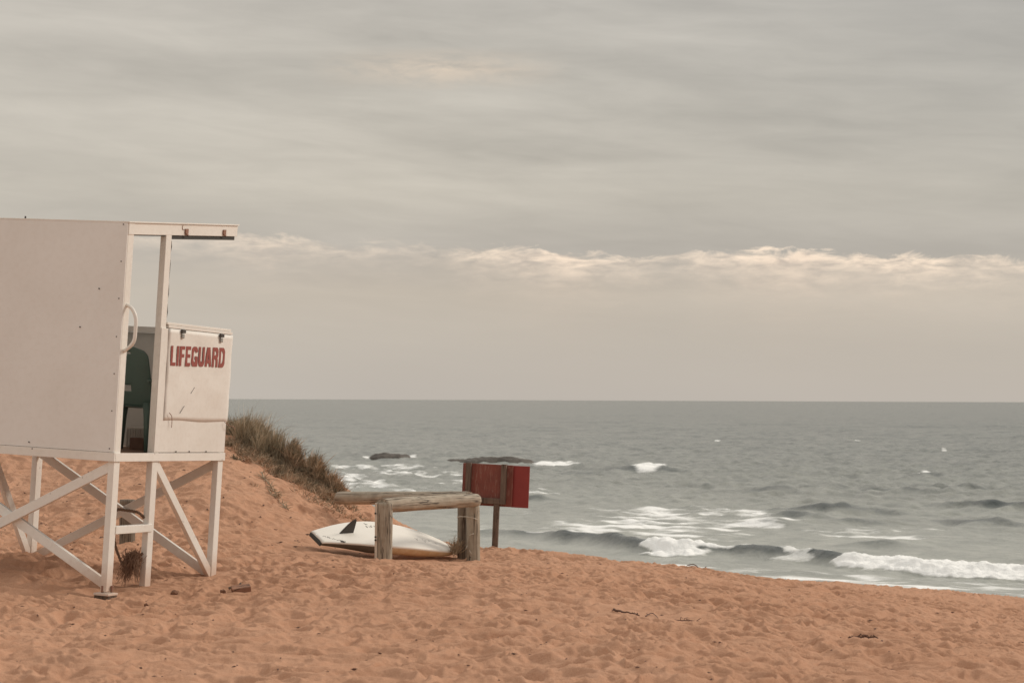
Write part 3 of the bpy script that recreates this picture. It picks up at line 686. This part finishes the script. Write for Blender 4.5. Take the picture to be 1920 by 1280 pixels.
def wchild(o, parent):     # parent a mesh whose vertices are in world space
    o.parent = parent; o.matrix_parent_inverse = parent.matrix_world.inverted(); return o
bpy.context.view_layer.update()
pt = W(239, 936, 24.0); g = gz(pt.x, pt.y)
o = log_between((pt.x, pt.y, g - .35), pt, .086, seed=3, name='log_post', mat=M_stub, taper=1)
tag(o, 'short weathered grey timber post in the sand behind the tower legs', 'post')
DR = 19.55
rp = [W(*q) for q in ((214, 975, DR), (214, 962, DR), (221, 955, DR), (235, 956, DR), (250, 958, DR), (262, 962, DR), (272, 975, DR + .1), (276, 1000, DR + .15), (274, 1025, DR + .12), (264, 1040, DR + .05))]
rr_ = empty('rope', tuple(W(240, 1085, DR))); tag(rr_, 'thick brown rope looped round the tower legs with a frayed end', 'rope')
bpy.context.view_layer.update()
def twist(P, r):
    mb = MB(); P = smoothpts(P, 8)
    for k in range(3):
        Q = []
        for i, p_ in enumerate(P):
            d = (P[min(i + 1, len(P) - 1)] - P[max(i - 1, 0)]).normalized(); u_ = d.cross(Vector((0, 1, .1))).normalized(); w_ = d.cross(u_); a = i * .75 + k * 2.094
            Q.append(p_ + (u_ * math.cos(a) + w_ * math.sin(a)) * r * .5)
        mb.tube(Q, r * .62, 6)
    return mb
wchild(twist(rp, .013).build('rope_strand', M_rope), rr_)
rp2 = [W(*q) for q in ((213, 978, DR), (213, 1000, DR), (217, 1025, DR), (224, 1045, DR), (231, 1061, DR - .03))]
wchild(twist(rp2, .012).build('rope_strand', M_rope), rr_)
fr = MB(); rn = random.Random(4)
for i in range(300):
    a = W(rn.gauss(251, 8), rn.gauss(1040, 5), DR + rn.uniform(-.04, .06)); tx = rn.choice([rn.gauss(231, 6), rn.gauss(236, 7), rn.gauss(257, 4)]); b = W(tx, rn.gauss(1076, 10), DR + rn.uniform(-.12, .1))
    m1 = a.lerp(b, .5) + Vector((rn.gauss(0, .012), rn.gauss(0, .02), rn.uniform(.0, .05))); fr.tube([a, m1, b], [.003, .0024, .0012], 3, False)
wchild(fr.build('frayed_end', M_fibre), rr_)

# ------------------------------------------------------------------ log barrier
lb = W(721, 1050, 23.5); fence = empty('log_barrier', tuple(lb)); tag(fence, 'weathered log barrier of posts and two rails meeting at a corner behind the board', 'fence')
bpy.context.view_layer.update()
a = W(721, 941, 23.5); log_between((a.x, a.y, gz(a.x, a.y) - .35), a, .094, seed=11, mat=M_log, parent=fence, taper=.95)
bpt = W(706, 942, 23.5); gb = gz(bpt.x, bpt.y)
st = MB().bar((bpt.x, bpt.y - .045, gb - .1), (bpt.x, bpt.y - .045, bpt.z), .028, .04, (1, 0, 0)); wchild(st.build('edge_strip', mat_plain('pale_batten', (.60, .53, .44), .8, .2, 20), None, .004), fence)
for yy in (962, 1006, 1012): q = W(705, yy, 23.42); wchild(MB().tube([q, q + Vector((-.012, -.01, 0))], .010, 8).build('nail', M_screw), fence)
log_between(W(716, 947, 23.46), W(893, 937, 25.0), .083, n=32, seg=40, seed=5, name='rail', mat=M_logh, parent=fence, taper=.93)
a = W(887, 945, 25.0); log_between((a.x + .01, a.y, gz(a.x, a.y) - .35), a, .079, seed=21, mat=M_log, parent=fence)
a = W(867.5, 945, 25.12); log_between((a.x, a.y, gz(a.x, a.y) - .35), a, .062, seed=22, mat=M_stub, parent=fence)
log_between(W(880, 934, 25.3), W(636, 933, 27.2), .084, n=32, seg=40, seed=9, name='rail', mat=M_logh, parent=fence)
wp = [W(*q) for q in ((857, 969, 25.06), (862, 968, 24.99), (872, 968, 24.95), (880, 969, 24.90), (888, 971, 24.89), (894, 973, 24.93), (897, 974, 25.0))]
wchild(MB().tube(smoothpts(wp), .0045, 6).build('wire', M_wire), fence)
for P in (((880, 1003, 24.905), (884, 1001, 24.90), (888, 1000, 24.91)), ((872, 1030, 24.93), (875, 1026, 24.9), (876, 1022, 24.92)), ((880, 1031, 24.9), (884, 1038, 24.89))):
    wchild(MB().tube([W(*q) for q in P], .004, 6).build('wire', M_wire), fence)

# ------------------------------------------------------------------ red board on a post, seen from behind
sp0 = W(929, 1030, 26.3); zg = gz(sp0.x, sp0.y)
SM = Matrix.Translation((sp0.x, sp0.y, zg)) @ Matrix.Rotation(math.radians(2.2), 4, 'Y') @ Matrix.Rotation(math.radians(-14), 4, 'Z')
sg = empty('notice_board', mw=SM); tag(sg, 'faded red notice board seen from behind on a brown timber post', 'sign')
M_redb, t, p = newmat('faded_red_paint')
sc = noise(t, ocoord(t, (1, 1, .12)), 45, 5, .7, .6); b2 = noise(t, ocoord(t), 5, 4, .6)
col = mixc(t, ramp(t, b2, [(.3, 0.0), (.7, 1.0)]), (.17, .050, .036, 1), (.235, .065, .046, 1))
col = mixc(t, ramp(t, sc, [(.53, 0.0), (.68, .75)]), col, (.34, .20, .15, 1))
t.links.new(col, p.inputs['Base Color']); setp(p, Roughness=.75); bump(t, p, sc, .2, .003)
M_redd = mat_plain('deep_red_paint', (.25, .032, .027), .6, .2, 6)
MBr = mat_wood('grey_brown_batten', (.19, .135, .10), (.125, .085, .065), (1, 1, .1))
# heights measured from the sand at the post: board from .50 to .99
k = 26.3 / FPX
def sxp(px): return (px - 929) * k / math.cos(math.radians(14))
zt_, zb_ = (1028 - 873) * k, (1028 - 951) * k
MB().box(sxp(861.5), sxp(955), .0, .020, zb_, zt_).build('board', M_redb, sg, .003)
MB().box(sxp(954), sxp(986), .0203, .036, zb_ - .003, zt_ - .004).build('board', M_redd, sg, .003)['label'] = 'deeper red end panel'
MB().box(sxp(953.5), sxp(956.5), -.006, -.0003, zb_ + .004, zt_ - .004).build('joint_strip', M_redb, sg, .001)
for a, b in ((869.5, 878.5), (935.5, 945)):
    MB().box(sxp(a), sxp(b), -.062, -.0005, zb_ + .028, zt_ + .008).build('batten', MBr, sg, .004)
MB().box(sxp(878.6), sxp(935.4), -.052, -.0005, zb_ + .028, zb_ + .098).build('batten', MBr, sg, .004)
MB().box(sxp(923.5), sxp(934), -.045, .028 - .03, -.35, zb_ + .027).build('post', MBr, sg, .004)

# ------------------------------------------------------------------ rescue board lying bottom up
tail = W(592, 1012, 24.0); nose = W(852, 1027, 25.2)
ax = (nose - tail); LB = ax.length; ax.normalize()
wd = Vector((.66, -.62, -.42)); wd = (wd - ax * wd.dot(ax)).normalized(); nb_ = ax.cross(wd); nb_ = -nb_ if nb_.z < 0 else nb_
BM = Matrix((ax, wd, nb_)).transposed().to_4x4(); BM.translation = tail
sb = empty('rescue_board', mw=BM); tag(sb, 'white surf rescue board lying bottom up with one dark fin', 'surfboard')
M_bd, t, p = newmat('board_foam')
tcb = NN(t, 'ShaderNodeTexCoord'); spb = NN(t, 'ShaderNodeSeparateXYZ'); t.links.new(tcb.outputs['Object'], spb.inputs[0])
nzb = noise(t, tcb.outputs['Object'], 9, 5, .65)
aside = NN(t, 'ShaderNodeAttribute', attribute_name='side')
lo = mth(t, 'MULTIPLY', mth(t, 'SUBTRACT', mth(t, 'ADD', aside.outputs['Fac'], mth(t, 'MULTIPLY', nzb, .06)), .18), 14, clamp=True)   # 1 on the yellowed side band
yel = mixc(t, ramp(t, nzb, [(.35, 0.0), (.65, 1.0)]), (.62, .44, .25, 1), (.70, .56, .38, 1))
dkb = mth(t, 'MULTIPLY', mth(t, 'SUBTRACT', mth(t, 'ADD', .80, mth(t, 'MULTIPLY', nzb, .08)), spb.outputs[0]), 60, clamp=True)     # dark tail half of the band
side = mixc(t, dkb, yel, (.13, .11, .085, 1))
spk = ramp(t, noise(t, tcb.outputs['Object'], 60, 2, .5), [(.72, 0.0), (.75, .7)])
wh = mixc(t, spk, (.86, .83, .77, 1), (.25, .22, .19, 1))
wh = mixc(t, mth(t, 'MULTIPLY', nzb, .22), wh, (.70, .64, .54, 1))
t.links.new(mixc(t, lo, wh, side), p.inputs['Base Color']); setp(p, Roughness=.62)
def halfw(q):           # outline half width along the length, tail at 0
    return .315 * (min(1, (q + .02) / 1.0) ** 0 ) * (.42 + .58 * math.sin(min(1, q / .5) * math.pi / 2)) * (1 if q < .42 else max(0, 1 - ((q - .42) / .58) ** 2.5)) ** .64
def rocker(q): return .135 * (1 - ((q - .45) / .55) ** 2) if q > .45 else .05 + .085 * (1 - ((q - .45) / .45) ** 2)
mb = MB(); NS, NR = 60, 28; vs = []
for i in range(NS + 1):
    q = i / NS; hw = halfw(q) + .004; th_ = .155 * (1 - .55 * max(0, (q - .6) / .4) ** 1.5) * (.42 + .58 * min(1, q / .30))
    for k_ in range(NR):
        a = 2 * math.pi * k_ / NR; cx_, cz_ = math.cos(a), math.sin(a)
        yy = hw * math.copysign(abs(cx_) ** (.42 if cz_ >= 0 else .22), cx_)
        if cz_ >= 0: zz = rocker(q) + .004 * (abs(cz_) ** .8) - .018 + .018 * (abs(cz_) ** .5)
        else:
            zz = rocker(q) - .018 - (th_ - .018) * abs(cz_) ** .75; yy *= 1 - .10 * abs(cz_)
        vs.append((q * LB, yy, zz))
fs = [(i * NR + k_, i * NR + (k_ + 1) % NR, (i + 1) * NR + (k_ + 1) % NR, (i + 1) * NR + k_) for i in range(NS) for k_ in range(NR)]
mb.add(vs, fs, True); mb.f += [tuple(range(NR))[::-1], tuple(NS * NR + k_ for k_ in range(NR))]; mb.sm += [False, False]
hull = mb.build('hull', M_bd, sb)
at_ = hull.data.attributes.new('side', 'FLOAT', 'POINT')     # 0 on the bottom skin, 1 on the rails and deck
at_.data.foreach_set('value', [max(0.0, min(1.0, -math.sin(2 * math.pi * (i % NR) / NR) * 1.5 + .12)) for i in range((NS + 1) * NR)])
hw0 = halfw(0)
tb = MB().box(-.018, -.001, -hw0 * .98, hw0 * .98, rocker(0) - .062, rocker(0) - .016); tb.build('tail_block', M_dark, sb, .008)
# fin
fp = [(0.0, 0), (.05, .055), (.10, .105), (.16, .150), (.205, .165), (.225, .150), (.232, .10), (.235, .05), (.235, 0)]
fv = [(x * .78 + .28, s_ * .006 * (1 - z / .2), z * 1.2 + rocker(.38 / LB) - .012) for s_ in (-1, 1) for x, z in fp]; nf_ = len(fp)
ff = [tuple(range(nf_)), tuple(range(nf_, 2 * nf_))[::-1]] + [(i, (i + 1) % nf_, nf_ + (i + 1) % nf_, nf_ + i) for i in range(nf_)]
fo = MB().add(fv, ff).build('fin', mat_plain('fin_plastic', (.055, .052, .048), .4, .2, 8), sb, .002)
# worn, illegible print: broken strokes
def print_marks(x0, y0, w, seed, sc=1.0, ang=0.0):
    rn = random.Random(seed); mb = MB(); x = 0
    while x < w:
        cw = rn.uniform(.010, .020) * sc
        for _ in range(rn.randint(1, 3)):
            a = rn.uniform(0, cw); b = rn.uniform(-.014, .014) * sc
            ww, hh = (rn.uniform(.004, .012), .004) if rn.random() < .4 else (.0045, rn.uniform(.012, .028))
            X0 = x + a; ca, sa = math.cos(ang), math.sin(ang)
            px_, py_ = x0 + X0 * ca - b * sa, y0 + X0 * sa + b * ca
            mb.box(px_ - ww / 2, px_ + ww / 2, py_ - hh / 2 * sc, py_ + hh / 2 * sc, 0, 1)
        x += cw + rn.uniform(.003, .008)
    ca, sa = math.cos(ang), math.sin(ang); i0 = len(mb.v); mb.box(0, x, -.001, .001, 0, 1); mb.v[i0:] = [(x0 + v[0] * ca - v[1] * sa, y0 + v[0] * sa + v[1] * ca, v[2]) for v in mb.v[i0:]]
    mb.v = [(v[0], v[1], rocker(v[0] / LB) + (.0045 if v[2] == 1 else .0)) for v in mb.v]
    o = mb.build('worn_print', M_dark, sb); return o
print_marks(.72, -.16, .26, 3, 1.7); print_marks(1.30, .06, .30, 5, 1.8); print_marks(.06, .02, .26, 8, 1.0, .75); print_marks(.74, -.21, .03, 12)
# dry straw caught between board nose and post
hs = MB(); rn = random.Random(9)
for i in range(160):
    a = W(rn.gauss(855, 5), rn.gauss(1034, 5), 25.0 + rn.uniform(-.1, .1)); b = a + Vector((rn.gauss(0, .05), rn.gauss(0, .05), rn.uniform(.04, .15)))
    hs.tube([a, a.lerp(b, .5) + Vector((rn.gauss(0, .012), 0, .01)), b], [.003, .0025, .001], 3, False)
tag(hs.build('dry_straw', M_stick), 'wisps of dry straw caught between the board nose and the corner post', 'straw', kind='stuff')

# ------------------------------------------------------------------ dune plants
def mat_leaf(name, ca, cb):
    m, t, p = newmat(name); a = NN(t, 'ShaderNodeAttribute', attribute_name='tint')
    t.links.new(ramp(t, a.outputs['Fac'], [(0.0, ca + (1,)), (.55, tuple((x + y) / 2 for x, y in zip(ca, cb)) + (1,)), (1.0, cb + (1,))]), p.inputs['Base Color'])
    setp(p, Roughness=.8); p.inputs['Specular IOR Level'].default_value = .2; return m
M_gr = mat_leaf('grass_blade', (.14, .12, .08), (.68, .53, .37))
M_gr2 = mat_leaf('shrub_leaf', (.15, .13, .085), (.64, .44, .30))
M_gr3 = mat_leaf('fresh_green', (.045, .070, .03), (.13, .15, .07))
def blades(name, mat, bases, hgt, lean, width, seed, droop=.35, wind=(.12, 0, 0), tall=0):
    rn = np.random.RandomState(seed); n_ = len(bases); B = np.array(bases)
    h = hgt * rn.uniform(.35, 1.15, n_)
    if tall: h[-tall:] *= 1.55
    az_ = rn.uniform(0, 2 * np.pi, n_); ln = lean * np.abs(rn.normal(0, 1, n_))
    D = np.stack([np.cos(az_) * ln + wind[0], np.sin(az_) * ln + wind[1], np.ones(n_)], -1); D /= np.linalg.norm(D, axis=1)[:, None]
    Sd = np.cross(D, rn.normal(0, 1, (n_, 3))); Sd /= np.linalg.norm(Sd, axis=1)[:, None]
    w = width * rn.uniform(.6, 1.4, n_); V = []
    for q, wf in ((0, 1), (.4, .9), (.75, .6), (1, .12)):
        c = B + D * (h * q)[:, None]; c[:, 2] -= h * droop * q ** 2.2 * rn.uniform(.3, 1.2, n_); c[:, :2] += (D[:, :2] * (h * droop * q * q)[:, None])
        V += [c - Sd * (w * wf / 2)[:, None], c + Sd * (w * wf / 2)[:, None]]
    V = np.stack(V, 1).reshape(-1, 3); idx = np.arange(n_)[:, None] * 8
    Fq = np.concatenate([idx + np.array([[0, 1, 3, 2]]), idx + np.array([[2, 3, 5, 4]]), idx + np.array([[4, 5, 7, 6]])])
    me = bpy.data.meshes.new(name); me.vertices.add(len(V)); me.vertices.foreach_set('co', V.ravel().astype(np.float32))
    me.loops.add(Fq.size); me.loops.foreach_set('vertex_index', Fq.ravel().astype(np.int32)); me.polygons.add(len(Fq)); me.polygons.foreach_set('loop_start', np.arange(0, Fq.size, 4, dtype=np.int32))
    me.update(calc_edges=True); me.validate(); a = me.attributes.new('tint', 'FLOAT', 'POINT'); a.data.foreach_set('value', np.repeat(np.clip(rn.beta(1.6, 1.8, n_) + .55 * gnoise(B[:, 0] * 7, B[:, 2] * 9 + B[:, 1], seed), 0, 1), 8).astype(np.float32))
    me.materials.append(mat); o = bpy.data.objects.new(name, me); C.objects.link(o); return o
def clump(px, d, rx, ry, n_, seed, hz=0.0):     # root points spread over an ellipse on the dune
    rn = np.random.RandomState(seed); a = rn.uniform(0, 2 * np.pi, n_); r = np.sqrt(rn.uniform(0, 1, n_))
    x = (px - 960) / FPX * d + np.cos(a) * r * rx; y = d + np.sin(a) * r * ry; z = ground(x, y) + hz * np.sqrt(np.clip(1 - r * r, 0, 1)) * rn.uniform(.0, 1, n_)
    return np.stack([x, y, z - .01], -1)
PL = [  # px, dist, rx, ry, blades, height, lean, width, droop, dome, material, label, category
    (436, 29.8, .16, .3, 900, .22, .35, .006, .3, .04, M_gr, 'low dark tuft of dune grass right beside the tower wall', 'dune grass'),
    (470, 29.5, .20, .36, 1900, .40, .38, .006, .35, .08, M_gr, 'tallest wispy dune grass clump on the crest of the slope', 'dune grass'),
    (497, 29.2, .16, .35, 1500, .36, .35, .006, .35, .08, M_gr, 'brown green grass clump just right of the tallest crest clump', 'dune grass'),
    (520, 29.1, .10, .12, 160, .42, .12, .013, .08, .0, M_gr, 'spiky upright plant standing between the grass and the round bushes', 'plant'),
    (552, 28.9, .12, .22, 2200, .17, .8, .007, .15, .36, M_gr2, 'round russet bush in the middle of the dune shrubs', 'shrub'),
    (594, 28.7, .15, .26, 2700, .16, .9, .007, .15, .34, M_gr2, 'brown green bush between the round bush and the lowest bush', 'shrub'),
    (626, 28.5, .15, .26, 2300, .15, .9, .007, .15, .22, M_gr2, 'lowest rightmost bush of the dune above the rear log rail', 'shrub')]
for i, (px, d, rx, ry, n_, hg, ln, wd_, dr, hz, mt, lab, cat) in enumerate(PL):
    b = clump(px, d, rx, ry, n_, 40 + i, hz)
    if cat != 'plant': b = np.concatenate([b, clump(px, d, rx * 1.25, ry, n_ // 12, 140 + i, hz)])
    tall_ = 0 if cat == 'plant' else n_ // 12
    c = b.mean(0); o = blades('dune_grass' if cat == 'dune grass' else ('spiky_plant' if cat == 'plant' else 'dune_shrub'), mt, b, hg, ln, wd_, 50 + i, dr, tall=tall_)
    tag(o, lab, cat, 'plants growing along the dune crest')
# ground cover of tangled dry grass between them
gb_ = []
for i, (px, d, rx, ry, n_) in enumerate(((455, 29.0, .3, .35, 1100), (490, 28.7, .35, .4, 1700), (525, 28.5, .3, .4, 1700), (560, 28.3, .3, .35, 1600), (590, 28.1, .3, .3, 1000), (620, 28.0, .25, .25, 700), (645, 28.1, .2, .2, 350), (690, 27.8, .2, .15, 160), (600, 27.5, .35, .3, 260), (640, 27.3, .4, .25, 200), (575, 28.5, .5, .4, 1400))):
    gb_.append(clump(px, d, rx, ry, int(n_ * .6), 70 + i, .02))
tag(blades('ground_cover', M_gr2, np.concatenate(gb_), .15, 1.1, .007, 99, .4), 'tangled dry grass and creepers covering the dune edge below the bushes', 'ground cover', kind='stuff')
for px, py, d, n_, lab in ((433, 843, 28.9, 160, 'small fresh green sprig on the sand near the tower corner'), (447, 868, 28.2, 90, 'tiny brown sprig below the fresh green one'), (478, 930, 26.9, 60, 'sparse dry sprig left of the fallen branch')):
    b = clump(px, d, .07, .1, n_, px); tag(blades('sand_sprig', M_gr3 if 'green' in lab[:12] else M_gr2, b, .09, .9, .010, px, .2), lab, 'plant', 'small sprigs on the dune face')

# dry branches and sticks
def branchy(name, pts2, mat, seed, r, kids, klen, label, cat, group=None):
    rn = random.Random(seed); mb = MB(); P = []
    for px, d in pts2:
        x = (px - 960) / FPX * d; P.append(Vector((x, d, gz(x, d) + r * 1.5 + rn.uniform(0, r * 3))))
    P = smoothpts(P, 5); P = [Vector((p_.x, p_.y, gz(p_.x, p_.y) + r * rn.uniform(.9, 1.8) + .006)) for p_ in P]; mb.tube(P, [r * (1 - .6 * i / len(P)) for i in range(len(P))], 6)
    for _ in range(kids):
        a = rn.choice(P[1:]); v = Vector((rn.gauss(0, 1), rn.gauss(0, .6), rn.uniform(-.1, .8))).normalized() * klen * rn.uniform(.4, 1)
        b = a + v; b.z = max(b.z, gz(b.x, b.y) + .003); m_ = a.lerp(b, .5) + Vector((rn.gauss(0, .01), 0, rn.gauss(0, .01))); mb.tube([a, m_, b], [r * .5, r * .4, r * .15], 5)
    o = mb.build(name, mat); tag(o, label, cat, group); return o
branchy('dead_branch', [(492, 27.8), (505, 27.3), (515, 26.9), (523, 26.5)], M_stick, 2, .012, 40, .16, 'pale dead branch lying down the dune face left of the surfboard', 'branch')
branchy('dead_branch', [(505, 26.8), (515, 26.6), (530, 26.3), (543, 26.0)], M_stick, 5, .009, 26, .14, 'finer dead branch continuing below the pale one on the dune face', 'branch')
branchy('driftwood_twig', [(1152, 17.9), (1165, 17.8), (1180, 17.6), (1200, 17.4)], M_twig, 11, .010, 6, .05, 'long dark crooked twig on open sand right of centre', 'twig', 'twigs lying on the open sand')
branchy('driftwood_twig', [(1212, 17.5), (1223, 17.85), (1235, 17.45)], M_twig, 12, .005, 1, .04, 'short bent twig between the two longer dark twigs', 'twig', 'twigs lying on the open sand')
branchy('driftwood_twig', [(1264, 17.3), (1280, 17.35), (1296, 17.2), (1312, 17.2)], M_twig, 13, .005, 8, .07, 'forked dark twig with small side shoots, rightmost of three on the sand', 'twig', 'twigs lying on the open sand')
branchy('dried_seaweed', [(1592, 16.9), (1605, 16.85), (1620, 16.8), (1646, 16.75)], M_twig, 14, .010, 40, .03, 'dark clump of dried seaweed on the sand at the right', 'seaweed')
branchy('dark_stick', [(1290, 25.6), (1310, 25.4), (1325, 25.2)], M_twig, 15, .007, 0, .06, 'dark stick lying on the sand crest by the water', 'stick')
branchy('beach_stick', [(60, 25.2), (78, 25.0), (92, 24.9)], M_twig, 16, .006, 3, .08, 'thin stick on the sand behind the leftmost tower leg', 'stick')
# timber offcut and clod by the right leg
q = W(452, 1090, 19.4); g = gz(q.x, q.y)
wm = Matrix.Translation((q.x, q.y, g + .022)) @ Matrix.Rotation(.25, 4, 'Z') @ Matrix.Rotation(-.12, 4, 'Y') @ Matrix.Rotation(.2, 4, 'X')
oc = MB().box(-.085, .085, -.06, .06, -.026, .026).build('timber_offcut', mat_wood('offcut_wood', (.40, .21, .13), (.28, .14, .09), (.1, 1, 1)), None, .004); oc.matrix_world = wm
tag(oc, 'short brown timber offcut half buried beside the right tower leg', 'wood block')
bk = W(441, 1077, 19.75); gbk = gz(bk.x, bk.y)
tag(MB().tube([(bk.x - .06, bk.y, gbk + .015), (bk.x + .03, bk.y, gbk + .03), (bk.x + .05, bk.y, gbk + .06), (bk.x + .07, bk.y, gbk + .03)], [.012, .014, .012, .006], 7).build('bark_piece', M_stub), 'curled grey bark piece lying just behind the timber offcut', 'bark')
def clod(px, py, d, r, seed, label, mat=M_twig):
    q = W(px, py, d); g = gz(q.x, q.y); me = bpy.data.meshes.new('sand_clod'); bm = bmesh.new(); bmesh.ops.create_icosphere(bm, subdivisions=3, radius=r)
    for v in bm.verts:
        n_ = float(gnoise(np.array([v.co.x / r * 1.3 + seed]), np.array([v.co.y / r * 1.3 + v.co.z / r]), seed)[0]); v.co *= 1 + .5 * n_; v.co.z *= .9; v.co += Vector((q.x, q.y, g + r * .3))
    for f in bm.faces: f.smooth = True
    bm.to_mesh(me); bm.free(); me.materials.append(mat); o = bpy.data.objects.new('sand_clod', me); C.objects.link(o); tag(o, label, 'clod', 'dark clods on the sand near the tower')
M_clod = mat_plain('damp_clod', (.20, .10, .06), .95, .4, 40, bmp=.6)
clod(327, 1087, 19.2, .032, 3, 'dark upright clod on the sand between the tower legs and the offcut', M_clod)
clod(419, 1092, 19.1, .028, 5, 'dark clod touching the left end of the timber offcut', M_clod)
clod(274, 1122, 18.0, .018, 7, 'small dark clod just below the middle tower leg', M_clod)
clod(72, 1116, 18.2, .018, 9, 'small dark clod on the shaded sand left of the near leg', M_clod)
# scattered specks of bark, seaweed and shell
rn = np.random.RandomState(12); n_ = 700; d = 12.8 + 14 * rn.uniform(0, 1, n_) ** 1.3; x = rn.uniform(-.25, .25, n_) * d
d[:170] = rn.uniform(23, 28.5, 170); x[:170] = rn.uniform(-.24, -.085, 170) * d[:170]
z = ground(x, d); mb = MB(); rr2 = random.Random(5)
for i in range(n_):
    s_ = rr2.uniform(.003, .010) * (1.5 if i < 170 else 1); a = rr2.uniform(0, 3.14); l_ = s_ * rr2.uniform(1, 4)
    M_ = Matrix.Translation((x[i], d[i], z[i] + s_ * .3)) @ Matrix.Rotation(a, 4, 'Z') @ Matrix.Rotation(rr2.gauss(0, .4), 4, 'X')
    mb.add([M_ @ Vector(v) for v in ((-l_, 0, 0), (0, -s_, -s_ * .3), (l_, 0, s_ * .3), (0, s_, 0), (0, 0, s_ * .9))], [(0, 1, 4), (1, 2, 4), (2, 3, 4), (3, 0, 4), (3, 2, 1, 0)])
tag(mb.build('beach_litter', M_twig), 'tiny dark specks of bark and seaweed strewn over the sand', 'litter', kind='stuff')
